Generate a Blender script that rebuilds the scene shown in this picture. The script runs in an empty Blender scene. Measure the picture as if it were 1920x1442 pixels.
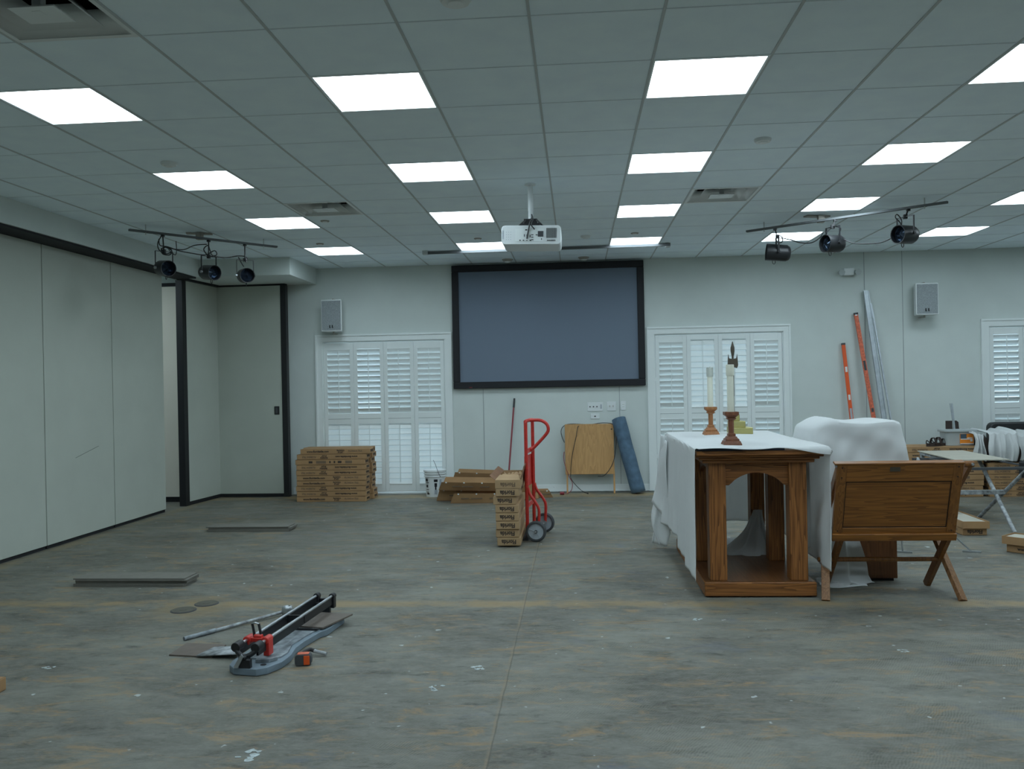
import bpy, math, random
from mathutils import Vector, Matrix
random.seed(7)
C = bpy.context.scene.collection
PI = math.pi
def V(*a): return Vector(a if len(a) > 1 else a[0])
H = 3.173          # ceiling height
WY = 11.73         # back wall
# ------------------------------------------------------------------ camera
FPX = 1598.4; YAW = -0.07522; PIT = -0.000612; ROL = -0.01953
_f = V(math.sin(YAW)*math.cos(PIT), math.cos(YAW)*math.cos(PIT), math.sin(PIT))
_r0 = V(math.cos(YAW), -math.sin(YAW), 0.0); _u0 = _r0.cross(_f)
_r = math.cos(ROL)*_r0 + math.sin(ROL)*_u0; _u = -math.sin(ROL)*_r0 + math.cos(ROL)*_u0
cd = bpy.data.cameras.new('camera'); cam = bpy.data.objects.new('camera', cd); C.objects.link(cam)
cam.matrix_world = Matrix(((_r.x, _u.x, -_f.x, 0), (_r.y, _u.y, -_f.y, 0), (_r.z, _u.z, -_f.z, 1.5), (0, 0, 0, 1)))
cd.sensor_width = 36; cd.lens = FPX/1920*36; cd.clip_start = 0.05; cd.clip_end = 200
bpy.context.scene.camera = cam

# ------------------------------------------------------------------ materials
def srgb(r, g, b):
    def c(v):
        v /= 255.0
        return v/12.92 if v <= 0.04045 else ((v+0.055)/1.055)**2.4
    return (c(r), c(g), c(b), 1)
def newmat(name):
    m = bpy.data.materials.new(name); m.use_nodes = True
    nt = m.node_tree; return m, nt, nt.nodes['Principled BSDF']
def mat(name, col, rough=0.6, metal=0.0, noise=0.0, nscale=20, bump=0.0, spec=None, stretch=(1, 1, 1), trans=0.0):
    m, nt, b = newmat(name)
    b.inputs['Base Color'].default_value = col
    b.inputs['Roughness'].default_value = rough; b.inputs['Metallic'].default_value = metal
    if spec is not None: b.inputs['Specular IOR Level'].default_value = spec
    if trans: b.inputs['Transmission Weight'].default_value = trans
    if noise or bump:
        tc = nt.nodes.new('ShaderNodeTexCoord'); mp = nt.nodes.new('ShaderNodeMapping'); n = nt.nodes.new('ShaderNodeTexNoise')
        mp.inputs['Scale'].default_value = stretch
        nt.links.new(tc.outputs['Object'], mp.inputs[0]); nt.links.new(mp.outputs[0], n.inputs['Vector'])
        n.inputs['Scale'].default_value = nscale; n.inputs['Detail'].default_value = 6
        if noise:
            cr = nt.nodes.new('ShaderNodeValToRGB')
            cr.color_ramp.elements[0].position = 0.3; cr.color_ramp.elements[1].position = 0.7
            cr.color_ramp.elements[0].color = [c*(1-noise) for c in col[:3]]+[1]
            cr.color_ramp.elements[1].color = [min(1, c*(1+noise)) for c in col[:3]]+[1]
            nt.links.new(n.outputs[0], cr.inputs[0]); nt.links.new(cr.outputs[0], b.inputs['Base Color'])
        if bump:
            bp = nt.nodes.new('ShaderNodeBump'); bp.inputs['Strength'].default_value = bump; bp.inputs['Distance'].default_value = 0.01
            nt.links.new(n.outputs[0], bp.inputs['Height']); nt.links.new(bp.outputs[0], b.inputs['Normal'])
    return m
def wood(name, dark, light, axis='Z', scale=1.0, rough=0.42):
    m, nt, b = newmat(name); N = nt.nodes.new; L = nt.links.new
    tc = N('ShaderNodeTexCoord'); mp = N('ShaderNodeMapping')
    s = {'X': (0.6, 9, 9), 'Y': (9, 0.6, 9), 'Z': (9, 9, 0.6)}[axis]
    mp.inputs['Scale'].default_value = [k*scale*(1.5 if k > 1 else 1) for k in s]
    n1 = N('ShaderNodeTexNoise'); n1.inputs['Scale'].default_value = 1.3; n1.inputs['Detail'].default_value = 2
    w = N('ShaderNodeMath'); w.operation = 'MULTIPLY'; w.inputs[1].default_value = 9
    fr = N('ShaderNodeMath'); fr.operation = 'FRACT'
    n2 = N('ShaderNodeTexNoise'); n2.inputs['Scale'].default_value = 14; n2.inputs['Detail'].default_value = 4
    mx = N('ShaderNodeMath'); mx.operation = 'ADD'
    ml = N('ShaderNodeMath'); ml.operation = 'MULTIPLY'; ml.inputs[1].default_value = 0.7
    cr = N('ShaderNodeValToRGB'); cr.color_ramp.elements[0].color = dark; cr.color_ramp.elements[1].color = light
    cr.color_ramp.elements[0].position = 0.2; cr.color_ramp.elements[1].position = 0.95
    L(tc.outputs['Object'], mp.inputs[0]); L(mp.outputs[0], n1.inputs['Vector']); L(mp.outputs[0], n2.inputs['Vector'])
    L(n1.outputs[0], w.inputs[0]); L(w.outputs[0], fr.inputs[0]); L(fr.outputs[0], ml.inputs[0])
    L(ml.outputs[0], mx.inputs[0])
    m2 = N('ShaderNodeMath'); m2.operation = 'MULTIPLY'; m2.inputs[1].default_value = 0.55
    L(n2.outputs[0], m2.inputs[0]); L(m2.outputs[0], mx.inputs[1]); L(mx.outputs[0], cr.inputs[0])
    L(cr.outputs[0], b.inputs['Base Color']); b.inputs['Roughness'].default_value = rough
    return m
def emit(name, col, s):
    m = bpy.data.materials.new(name); m.use_nodes = True; nt = m.node_tree; nt.nodes.clear()
    e = nt.nodes.new('ShaderNodeEmission'); o = nt.nodes.new('ShaderNodeOutputMaterial')
    e.inputs[0].default_value = col; e.inputs[1].default_value = s; nt.links.new(e.outputs[0], o.inputs[0]); return m
def glassmat(name, tint, fac=0.12):
    m = bpy.data.materials.new(name); m.use_nodes = True; nt = m.node_tree; nt.nodes.clear()
    t = nt.nodes.new('ShaderNodeBsdfTransparent'); g = nt.nodes.new('ShaderNodeBsdfGlossy'); x = nt.nodes.new('ShaderNodeMixShader'); o = nt.nodes.new('ShaderNodeOutputMaterial')
    t.inputs[0].default_value = tint; g.inputs['Roughness'].default_value = 0.05; x.inputs[0].default_value = fac
    nt.links.new(t.outputs[0], x.inputs[1]); nt.links.new(g.outputs[0], x.inputs[2]); nt.links.new(x.outputs[0], o.inputs[0]); return m

M = {}
M['wall'] = mat('wall_paint', (0.61, 0.665, 0.64, 1), 0.85, noise=0.03, nscale=3)
M['panel'] = mat('partition_vinyl', (0.48, 0.515, 0.455, 1), 0.8, noise=0.04, nscale=2, bump=0.05)
M['white'] = mat('white_paint', (0.78, 0.83, 0.82, 1), 0.45)
M['black'] = mat('black_metal', (0.012, 0.013, 0.015, 1), 0.45)
M['blackm'] = mat('matte_black', (0.01, 0.011, 0.013, 1), 0.8)
M['tile'] = mat('ceiling_tile', (0.82, 0.93, 1.0, 1), 0.95, noise=0.03, nscale=5, bump=0.15)
M['tbar'] = mat('grid_bar', (0.50, 0.54, 0.55, 1), 0.7)
M['tbar2'] = mat('cross_bar', (0.70, 0.79, 0.84, 1), 0.8)
M['seam'] = mat('seam_grey_paint', (0.33, 0.37, 0.37, 1), 0.8)  # darker grey for wall joints and shutter grooves
M['lens'] = emit('light_diffuser', (0.775, 0.94, 1.04, 1), 11.8)
M['glass'] = glassmat('window_glass', (0.85, 0.92, 0.95, 1))
M['screen'] = mat('grey_screen', (0.15, 0.19, 0.25, 1), 0.75)
M['frame'] = mat('velvet_frame', (0.008, 0.009, 0.012, 1), 0.7)
M['card'] = mat('cardboard', (0.38, 0.225, 0.105, 1), 0.8, noise=0.1, nscale=6)
M['cardD'] = mat('cardboard_inner', (0.22, 0.115, 0.06, 1), 0.85, noise=0.12, nscale=8)
M['cardL'] = mat('cardboard_light', (0.40, 0.265, 0.14, 1), 0.8, noise=0.1, nscale=8)
M['ink'] = mat('box_ink', (0.045, 0.033, 0.025, 1), 0.8)
M['inkL'] = mat('faint_ink', (0.17, 0.115, 0.07, 1), 0.8)
M['red'] = mat('red_enamel', (0.55, 0.035, 0.025, 1), 0.35, noise=0.12, nscale=30)
M['redD'] = mat('dark_red_paint', (0.23, 0.025, 0.035, 1), 0.4)
M['rubber'] = mat('grey_rubber', (0.06, 0.065, 0.07, 1), 0.8)
M['hub'] = mat('grey_hub_paint', (0.40, 0.45, 0.49, 1), 0.5)
M['steel'] = mat('steel', (0.5, 0.53, 0.55, 1), 0.35, metal=0.9)
M['dusty'] = mat('dusty_metal', (0.33, 0.35, 0.36, 1), 0.7, metal=0.3, noise=0.5, nscale=25)
M['railp'] = mat('grey_rail_paint', (0.13, 0.14, 0.145, 1), 0.9, spec=0.05)
M['galv'] = mat('galvanised', (0.45, 0.5, 0.53, 1), 0.45, metal=0.5, noise=0.15, nscale=12)
M['oak'] = wood('oak_vertical', (0.115, 0.039, 0.0085, 1), (0.365, 0.144, 0.0382, 1), 'Z')
M['oakX'] = wood('oak_horizontal', (0.115, 0.039, 0.0085, 1), (0.351, 0.138, 0.0357, 1), 'X')
M['oakY'] = wood('oak_lengthwise', (0.091, 0.033, 0.0102, 1), (0.195, 0.083, 0.0298, 1), 'Y', rough=0.3)
M['chair'] = wood('teak_horizontal', (0.145, 0.051, 0.0085, 1), (0.29, 0.114, 0.021, 1), 'X', rough=0.38)
M['chairZ'] = wood('teak_vertical', (0.135, 0.047, 0.009, 1), (0.25, 0.100, 0.020, 1), 'Z', rough=0.38)
M['chairL'] = wood('leg_wood', (0.14, 0.058, 0.018, 1), (0.27, 0.135, 0.055, 1), 'Z', rough=0.5)
M['groove'] = mat('dark_groove', (0.02, 0.009, 0.004, 1), 0.8)
M['ped'] = wood('pedestal_veneer', (0.106, 0.038, 0.0112, 1), (0.188, 0.071, 0.0224, 1), 'Z', rough=0.4)
M['cstick'] = wood('candlestick_wood', (0.195, 0.072, 0.0225, 1), (0.429, 0.182, 0.0675, 1), 'Z', scale=3)
M['cstickD'] = wood('dark_candlestick_wood', (0.088, 0.029, 0.0153, 1), (0.237, 0.089, 0.0425, 1), 'Z', scale=3)
M['wax'] = mat('wax', (0.74, 0.74, 0.62, 1), 0.5)
M['follower'] = mat('clear_plastic', (0.5, 0.53, 0.48, 1), 0.25)
M['brass'] = mat('brass', (0.52, 0.47, 0.19, 1), 0.3, metal=0.7)
M['bronze'] = mat('dull_bronze', (0.09, 0.075, 0.055, 1), 0.55, metal=0.4)
M['cloth'] = mat('white_cloth', (0.86, 0.88, 0.88, 1), 0.9, noise=0.02, nscale=8)
_nt = M['cloth'].node_tree; _tr = _nt.nodes.new('ShaderNodeBsdfTranslucent'); _tr.inputs[0].default_value = (0.85, 0.87, 0.86, 1)
_mx = _nt.nodes.new('ShaderNodeMixShader'); _mx.inputs[0].default_value = 0.42
_nt.links.new(_nt.nodes['Principled BSDF'].outputs[0], _mx.inputs[1]); _nt.links.new(_tr.outputs[0], _mx.inputs[2])
_nt.links.new(_mx.outputs[0], [n for n in _nt.nodes if n.type == 'OUTPUT_MATERIAL'][0].inputs['Surface'])
M['navy'] = mat('navy_felt', (0.012, 0.016, 0.026, 1), 0.95)
M['ply'] = wood('birch_board', (0.403, 0.215, 0.0723, 1), (0.515, 0.290, 0.1062, 1), 'Z', scale=0.5, rough=0.5)
M['carpet'] = mat('blue_underlay', (0.085, 0.145, 0.21, 1), 0.9, noise=0.25, nscale=10)
M['orange'] = mat('orange_paint', (0.75, 0.10, 0.015, 1), 0.45)
M['orangeW'] = mat('worn_orange_paint', (0.62, 0.14, 0.07, 1), 0.6, noise=0.3, nscale=40)
M['slate'] = mat('dark_floor_tile', (0.175, 0.168, 0.145, 1), 0.6, noise=0.10, nscale=15)
M['slateL'] = mat('tile_edge', (0.12, 0.12, 0.11, 1), 0.6)
M['browntile'] = mat('brown_tile', (0.13, 0.105, 0.085, 1), 0.6, noise=0.12, nscale=15)
M['bluegrey'] = mat('blue_grey_plastic', (0.17, 0.22, 0.26, 1), 0.55, noise=0.1, nscale=12)
M['plate'] = mat('dusty_aluminium', (0.24, 0.27, 0.29, 1), 0.6, metal=0.2, noise=0.45, nscale=18, stretch=(1, 1, 1))
M['gold'] = mat('floor_plate', (0.085, 0.08, 0.06, 1), 0.7, noise=0.2, nscale=30)
M['plastic'] = mat('white_plastic', (0.74, 0.78, 0.78, 1), 0.4)
M['beige'] = mat('beige_plastic', (0.35, 0.33, 0.29, 1), 0.6)
M['grille'] = mat('speaker_mesh', (0.27, 0.30, 0.31, 1), 0.7, noise=0.25, nscale=120)
M['pboard'] = mat('pale_board', (0.43, 0.41, 0.34, 1), 0.7, noise=0.05, nscale=5)
M['leather'] = mat('brown_leather', (0.035, 0.022, 0.018, 1), 0.7)
M['tub'] = mat('frosted_plastic', (0.42, 0.46, 0.46, 1), 0.35)
M['bulb'] = mat('lamp_glass', (0.05, 0.07, 0.10, 1), 0.12, metal=0.8)
M['cream'] = mat('cream_paint', (0.78, 0.74, 0.64, 1), 0.8)
M['labelO'] = mat('orange_label', (0.78, 0.25, 0.02, 1), 0.5)
M['labelB'] = mat('blue_label', (0.05, 0.08, 0.11, 1), 0.5)

# concrete floor
def floormat():
    m, nt, b = newmat('scraped_concrete'); N = nt.nodes.new; L = nt.links.new
    tc = N('ShaderNodeTexCoord')
    def noise(sc, scale, det=5, rough=0.6, rot=0, dist=0):
        mp = N('ShaderNodeMapping'); mp.inputs['Scale'].default_value = sc; mp.inputs['Rotation'].default_value = (0, 0, rot)
        n = N('ShaderNodeTexNoise'); n.inputs['Scale'].default_value = scale; n.inputs['Detail'].default_value = det; n.inputs['Roughness'].default_value = rough; n.inputs['Distortion'].default_value = dist
        L(tc.outputs['Object'], mp.inputs[0]); L(mp.outputs[0], n.inputs['Vector']); return n.outputs[0]
    def ramp(src, p0, p1, c0=(0, 0, 0, 1), c1=(1, 1, 1, 1)):
        r = N('ShaderNodeValToRGB'); r.color_ramp.elements[0].position = p0; r.color_ramp.elements[1].position = p1
        r.color_ramp.elements[0].color = c0; r.color_ramp.elements[1].color = c1; L(src, r.inputs[0]); return r.outputs[0]
    def mix(fac, a, c, mul=1.0):
        x = N('ShaderNodeMix'); x.data_type = 'RGBA'
        mm = N('ShaderNodeMath'); mm.operation = 'MULTIPLY'; mm.inputs[1].default_value = mul; L(fac, mm.inputs[0]); L(mm.outputs[0], x.inputs[0])
        if isinstance(a, tuple): x.inputs[6].default_value = a
        else: L(a, x.inputs[6])
        if isinstance(c, tuple): x.inputs[7].default_value = c
        else: L(c, x.inputs[7])
        return x.outputs[2]
    base = ramp(noise((1, 1.5, 1), 0.9, 9, 0.72, 0.1, 0.5), 0.33, 0.67, (0.066, 0.064, 0.050, 1), (0.195, 0.196, 0.166, 1))
    fine = ramp(noise((1, 2.4, 1), 8, 8, 0.75, -0.2, 0.8), 0.40, 0.66)
    base = mix(fine, base, (0.235, 0.235, 0.20, 1), 0.45)
    dark = ramp(noise((1, 2.6, 1), 3.8, 9, 0.75, 0.15, 0.4), 0.54, 0.66)
    base = mix(dark, base, (0.036, 0.034, 0.027, 1), 0.72)
    grit = ramp(noise((1, 1.5, 1), 34, 4, 0.7, 0.1, 0.3), 0.48, 0.72)
    base = mix(grit, base, (0.26, 0.265, 0.245, 1), 0.25)
    tan = ramp(noise((1, 3.0, 1), 2.9, 10, 0.78, -0.12, 0.7), 0.53, 0.63)
    base = mix(tan, base, (0.30, 0.20, 0.095, 1), 0.72)
    tan2 = ramp(noise((1, 2.2, 1), 7.5, 6, 0.75, 0.3, 0.6), 0.60, 0.70)
    base = mix(tan2, base, (0.33, 0.225, 0.125, 1), 0.5)
    blue = ramp(noise((1, 1.7, 1), 1.7, 6, 0.65, 0.5, 0.4), 0.61, 0.74)
    base = mix(blue, base, (0.075, 0.10, 0.165, 1), 0.5)
    chalk = ramp(noise((1, 2.5, 1), 4.6, 9, 0.8, -0.3, 0.9), 0.66, 0.74)
    base = mix(chalk, base, (0.33, 0.36, 0.35, 1), 0.45)
    # trowel combing
    mpw = N('ShaderNodeMapping'); mpw.inputs['Rotation'].default_value = (0, 0, 0.5)
    wv = N('ShaderNodeTexWave'); wv.inputs['Scale'].default_value = 26; wv.inputs['Distortion'].default_value = 9; wv.inputs['Detail'].default_value = 2; wv.inputs['Detail Scale'].default_value = 0.4
    L(tc.outputs['Object'], mpw.inputs[0]); L(mpw.outputs[0], wv.inputs['Vector'])
    msk = ramp(noise((1, 1, 1), 1.6, 3, 0.5), 0.47, 0.62)
    mm = N('ShaderNodeMath'); mm.operation = 'MULTIPLY'; L(wv.outputs['Fac'], mm.inputs[0]); L(msk, mm.inputs[1])
    base = mix(mm.outputs[0], base, (0.24, 0.235, 0.19, 1), 0.4)
    # white specks of plaster
    sp = ramp(noise((1, 1, 1), 13, 2, 0.5), 0.725, 0.755)
    base = mix(sp, base, (0.5, 0.54, 0.53, 1), 0.8)
    # joints: lengthwise seam at X=-0.385 and crosswise band at Y=5.82, tan strip near the wall
    sx = N('ShaderNodeSeparateXYZ'); L(tc.outputs['Object'], sx.inputs[0])
    wob = noise((1, 1, 1), 6, 3)
    def band(src, c, w, soft, wamp):
        a = N('ShaderNodeMath'); a.operation = 'MULTIPLY_ADD'; L(wob, a.inputs[0]); a.inputs[1].default_value = wamp; L(src, a.inputs[2])
        s = N('ShaderNodeMath'); s.operation = 'SUBTRACT'; L(a.outputs[0], s.inputs[0]); s.inputs[1].default_value = c + wamp/2
        ab = N('ShaderNodeMath'); ab.operation = 'ABSOLUTE'; L(s.outputs[0], ab.inputs[0])
        r = N('ShaderNodeMapRange'); r.inputs['From Min'].default_value = w; r.inputs['From Max'].default_value = w+soft
        r.inputs['To Min'].default_value = 1; r.inputs['To Max'].default_value = 0; L(ab.outputs[0], r.inputs['Value']); return r.outputs[0]
    patch = ramp(noise((1, 1, 1), 2.3, 5, 0.7), 0.36, 0.55)
    def times(a, c):
        q = N('ShaderNodeMath'); q.operation = 'MULTIPLY'; L(a, q.inputs[0]); L(c, q.inputs[1]); return q.outputs[0]
    base = mix(times(band(sx.outputs[1], 5.80, 0.03, 0.08, 0.16), patch), base, (0.29, 0.215, 0.115, 1), 0.85)
    base = mix(times(band(sx.outputs[1], 11.40, 0.12, 0.1, 0.2), patch), base, (0.32, 0.24, 0.125, 1), 0.85)
    base = mix(times(band(sx.outputs[0], -5.0, 0.05, 0.05, 0.05), patch), base, (0.27, 0.22, 0.13, 1), 0.7)
    base = mix(times(band(sx.outputs[0], -0.385, 0.003, 0.010, 0.012), patch), base, (0.24, 0.19, 0.12, 1), 0.6)
    base = mix(band(sx.outputs[0], -0.378, 0.002, 0.003, 0.012), base, (0.045, 0.045, 0.04, 1), 0.5)
    # tan residue around the two floor plates
    vd = N('ShaderNodeVectorMath'); vd.operation = 'DISTANCE'; L(tc.outputs['Object'], vd.inputs[0]); vd.inputs[1].default_value = (-2.66, 5.70, 0)
    rr = N('ShaderNodeMapRange'); rr.inputs['From Min'].default_value = 0.12; rr.inputs['From Max'].default_value = 0.36; rr.inputs['To Min'].default_value = 1; rr.inputs['To Max'].default_value = 0
    L(vd.outputs['Value'], rr.inputs['Value'])
    base = mix(times(rr.outputs[0], patch), base, (0.25, 0.18, 0.085, 1), 0.75)
    L(base, b.inputs['Base Color'])
    rg = ramp(noise((1, 2, 1), 3, 5), 0.3, 0.7, (0.48, 0.48, 0.48, 1), (0.75, 0.75, 0.75, 1)); L(rg, b.inputs['Roughness'])
    b.inputs['Specular IOR Level'].default_value = 0.35
    bp = N('ShaderNodeBump'); bp.inputs['Strength'].default_value = 0.25; bp.inputs['Distance'].default_value = 0.01
    L(fine, bp.inputs['Height']); L(bp.outputs[0], b.inputs['Normal'])
    return m
M['floor'] = floormat()

# ------------------------------------------------------------------ mesh builder
class MB:
    def __init__(s): s.v = []; s.f = []; s.m = []; s.sm = []; s.mi = 0; s.T = None
    def pt(s, p):
        p = Vector(p)
        if s.T is not None: p = s.T @ p
        s.v.append(p); return len(s.v)-1
    def face(s, idx, smooth=False): s.f.append(tuple(idx)); s.m.append(s.mi); s.sm.append(smooth)
    def box(s, x0, x1, y0, y1, z0, z1):
        i = [s.pt((x, y, z)) for z in (z0, z1) for y in (y0, y1) for x in (x0, x1)]
        for q in ((0, 2, 3, 1), (4, 5, 7, 6), (0, 1, 5, 4), (2, 6, 7, 3), (0, 4, 6, 2), (1, 3, 7, 5)): s.face([i[k] for k in q])
        return s
    def bar(s, a, b, w, t, up=(0, 0, 1)):      # rectangular bar from a to b, w across, t thick
        a = Vector(a); b = Vector(b); d = (b-a).normalized(); up = Vector(up)
        x = d.cross(up)
        if x.length < 1e-4: x = d.cross(Vector((1, 0, 0)))
        x.normalize(); y = x.cross(d)
        i = [s.pt(p+x*sx*w/2+y*sy*t/2) for p in (a, b) for sy in (-1, 1) for sx in (-1, 1)]
        for q in ((0, 2, 3, 1), (4, 5, 7, 6), (0, 1, 5, 4), (2, 6, 7, 3), (0, 4, 6, 2), (1, 3, 7, 5)): s.face([i[k] for k in q])
        return s
    def cyl(s, a, b, r0, r1=None, n=16, caps=True):
        if r1 is None: r1 = r0
        a = Vector(a); b = Vector(b); d = (b-a).normalized()
        x = d.cross(Vector((0, 0, 1)))
        if x.length < 1e-3: x = Vector((1, 0, 0))
        x.normalize(); y = d.cross(x)
        A = [s.pt(a+(x*math.cos(t)+y*math.sin(t))*r0) for t in [2*PI*k/n for k in range(n)]]
        B = [s.pt(b+(x*math.cos(t)+y*math.sin(t))*r1) for t in [2*PI*k/n for k in range(n)]]
        for k in range(n): s.face((A[k], A[(k+1) % n], B[(k+1) % n], B[k]), True)
        if caps: s.face(A[::-1]); s.face(B)
        return s
    def tube(s, pts, r, n=8, smooth=3):
        P = [Vector(p) for p in pts]
        if smooth > 1 and len(P) > 2:
            Q = []
            for i in range(len(P)-1):
                p0 = P[max(i-1, 0)]; p1 = P[i]; p2 = P[i+1]; p3 = P[min(i+2, len(P)-1)]
                for k in range(smooth):
                    t = k/smooth
                    Q.append(0.5*((2*p1)+(p2-p0)*t+(2*p0-5*p1+4*p2-p3)*t*t+(3*p1-p0-3*p2+p3)*t**3))
            Q.append(P[-1]); P = Q
        rings = []; x = None
        for i, p in enumerate(P):
            d = (P[min(i+1, len(P)-1)]-P[max(i-1, 0)]).normalized()
            if x is None:
                x = d.cross(Vector((0.13, 0.2, 1)))
                if x.length < 1e-3: x = Vector((1, 0, 0))
            x = (x-d*x.dot(d)).normalized(); y = d.cross(x)
            rings.append([s.pt(p+(x*math.cos(2*PI*k/n)+y*math.sin(2*PI*k/n))*r) for k in range(n)])
        for A, B in zip(rings, rings[1:]):
            for k in range(n): s.face((A[k], A[(k+1) % n], B[(k+1) % n], B[k]), True)
        s.face(rings[0][::-1]); s.face(rings[-1]); return s
    def lathe(s, prof, o=(0, 0, 0), n=20, rot=0.0, smooth=True):
        o = Vector(o); R = []
        for r, z in prof:
            R.append([s.pt(o+V(r*math.cos(rot+2*PI*k/n), r*math.sin(rot+2*PI*k/n), z)) for k in range(n)])
        for A, B in zip(R, R[1:]):
            for k in range(n): s.face((A[k], A[(k+1) % n], B[(k+1) % n], B[k]), smooth)
        s.face(R[0][::-1]); s.face(R[-1]); return s
    def prism(s, poly, a, b, fn):           # poly 2d, extruded param a..b mapped through fn(u,v,w)
        A = [s.pt(fn(u, v, a)) for u, v in poly]; B = [s.pt(fn(u, v, b)) for u, v in poly]; n = len(poly)
        s.face(A[::-1]); s.face(B)
        for k in range(n): s.face((A[k], A[(k+1) % n], B[(k+1) % n], B[k]))
        return s
    def grid(s, fn, nu, nv, smooth=True):
        I = [[s.pt(fn(u/nu, v/nv)) for u in range(nu+1)] for v in range(nv+1)]
        for v in range(nv):
            for u in range(nu): s.face((I[v][u], I[v][u+1], I[v+1][u+1], I[v+1][u]), smooth)
        return s
    def mesh(s, name, mats, o=(0, 0, 0), fix=True):
        o = Vector(o); me = bpy.data.meshes.new(name)
        me.from_pydata([tuple(p-o) for p in s.v], [], s.f)
        if not isinstance(mats, (list, tuple)): mats = [mats]
        for m in mats: me.materials.append(m)
        for p, mi, sm in zip(me.polygons, s.m, s.sm): p.material_index = mi; p.use_smooth = sm
        if fix:
            import bmesh
            bm = bmesh.new(); bm.from_mesh(me); bmesh.ops.recalc_face_normals(bm, faces=bm.faces); bm.to_mesh(me); bm.free()
        me.set_sharp_from_angle(angle=math.radians(38)); me.update(); return me
    def build(s, name, mats, parent=None, world=True, bev=0.0, solid=0.0, o=None, sub=0, fix=True):
        """parent: child of that empty/mesh; world=True means the points are world coordinates"""
        if parent is not None and world: org = parent_loc(parent)
        elif parent is not None: org = V(0, 0, 0)
        elif o is not None: org = Vector(o)
        else:
            xs = [p.x for p in s.v]; ys = [p.y for p in s.v]; zs = [p.z for p in s.v]
            org = V((min(xs)+max(xs))/2, (min(ys)+max(ys))/2, min(zs))
        ob = bpy.data.objects.new(name, s.mesh(name, mats, org, fix)); C.objects.link(ob)
        if parent is not None: ob.parent = parent
        else: ob.location = org
        if solid:
            md = ob.modifiers.new('s', 'SOLIDIFY'); md.thickness = solid; md.offset = 0
        if sub:
            md = ob.modifiers.new('u', 'SUBSURF'); md.levels = sub; md.render_levels = sub
        if bev:
            md = ob.modifiers.new('b', 'BEVEL'); md.width = bev; md.segments = 2; md.limit_method = 'ANGLE'
        return ob
def parent_loc(p):
    l = V(0, 0, 0)
    while p is not None: l = l+p.location; p = p.parent
    return l
def tag(o, label, cat, group=None, kind=None):
    o['label'] = label; o['category'] = cat
    if group: o['group'] = group
    if kind: o['kind'] = kind
    return o
def thing(name, loc, label, cat, group=None, rz=0.0):
    o = bpy.data.objects.new(name, None); o.empty_display_size = 0.1; C.objects.link(o)
    o.location = loc; o.rotation_euler = (0, 0, rz); return tag(o, label, cat, group)
def struct(o, label=None):
    o['kind'] = 'structure'
    if label: o['label'] = label
    return o
def copy_tree(o, parent=None):
    c = o.copy(); C.objects.link(c)
    if parent is not None: c.parent = parent
    for ch in o.children: copy_tree(ch, c)
    return c
def textmesh(txt, size):
    cu = bpy.data.curves.new('lettering', 'FONT'); cu.body = txt; cu.size = size; cu.align_x = 'CENTER'; cu.align_y = 'CENTER'; cu.extrude = 0.0006; cu.resolution_u = 2; cu.offset = 0.035*size
    o = bpy.data.objects.new('lettering', cu); C.objects.link(o)
    bpy.context.view_layer.update()
    me = bpy.data.meshes.new_from_object(o)
    bpy.data.objects.remove(o); return me
def addtext(mb, txt, size, T, mi):          # add lettering into a builder; text plane XY -> T
    me = textmesh(txt, size)
    save = mb.T; mb.T = T if save is None else save @ T; k = mb.mi; mb.mi = mi
    base = [mb.pt(v.co) for v in me.vertices]
    for p in me.polygons: mb.face([base[i] for i in p.vertices])
    mb.T = save; mb.mi = k
def facing(x, y, z, flip=False, sx=1.0):       # matrix that stands a text up facing -Y
    return Matrix.Translation((x, y, z)) @ Matrix.Rotation(PI/2, 4, 'X') @ Matrix.Rotation(PI if flip else 0, 4, 'Z') @ Matrix.Diagonal((sx, 1, 1, 1))

# ------------------------------------------------------------------ room shell
XR = 8.6; YB = -4.5; XA = -8.5
mb = MB(); mb.box(XA, XR, YB, WY+0.2, -0.12, 0.0)
struct(mb.build('floor', M['floor'], o=(0, 0, 0)), 'scraped grey concrete floor with tan glue residue')
GX0 = -3.229; GY0 = 4.484; G = 0.6096
lights = []
for r in range(-4, 4):
    for c in range(-0, 7):
        lights.append((c, r))
def cell(ix, iy): return (GX0+ix*G, GY0+iy*G)
lcells = {(3*c, 3*r) for c, r in lights}
lcells.add((15, 9))
vcells = [(1, -2), (1, 5), (7, 5)]
holes = set(lcells) | set(vcells)
# ceiling tiles + unseen slab above, added to block sky light
mb = MB()
ix0 = -3; xs = [-4.83]+[GX0+i*G for i in range(-2, 20)]+[XR]
ys = [YB]+[GY0+i*G for i in range(-14, 12)]+[WY]
for a in range(len(xs)-1):
    for b in range(len(ys)-1):
        cx = (xs[a]+xs[a+1])/2; cy = (ys[b]+ys[b+1])/2
        k = (math.floor((cx-GX0)/G), math.floor((cy-GY0)/G))
        if k in holes: continue
        i = [mb.pt(p) for p in ((xs[a], ys[b], H), (xs[a+1], ys[b], H), (xs[a+1], ys[b+1], H), (xs[a], ys[b+1], H))]
        mb.face((i[0], i[3], i[2], i[1]))
mb.box(XA, XR, YB, WY+0.2, H+0.3, H+0.4)
mb.box(-4.86, -4.83, YB, WY, H, H+0.3)
mb.box(XA, -5.15, YB, WY, H, H+0.3)
struct(mb.build('ceiling', M['tile'], o=(0, 0, H), fix=False), 'suspended ceiling of pale square tiles')
mb = MB()
for x in xs[1:-1]: mb.box(x-0.007, x+0.007, YB, WY, H-0.005, H+0.002)
struct(mb.build('trim_1', M['tbar'], o=(0, 0, H)), 'lengthwise ceiling grid bars')
mb = MB()
for y in ys[1:-1]: mb.box(-4.81, XR, y-0.004, y+0.004, H-0.0025, H+0.002)
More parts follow.
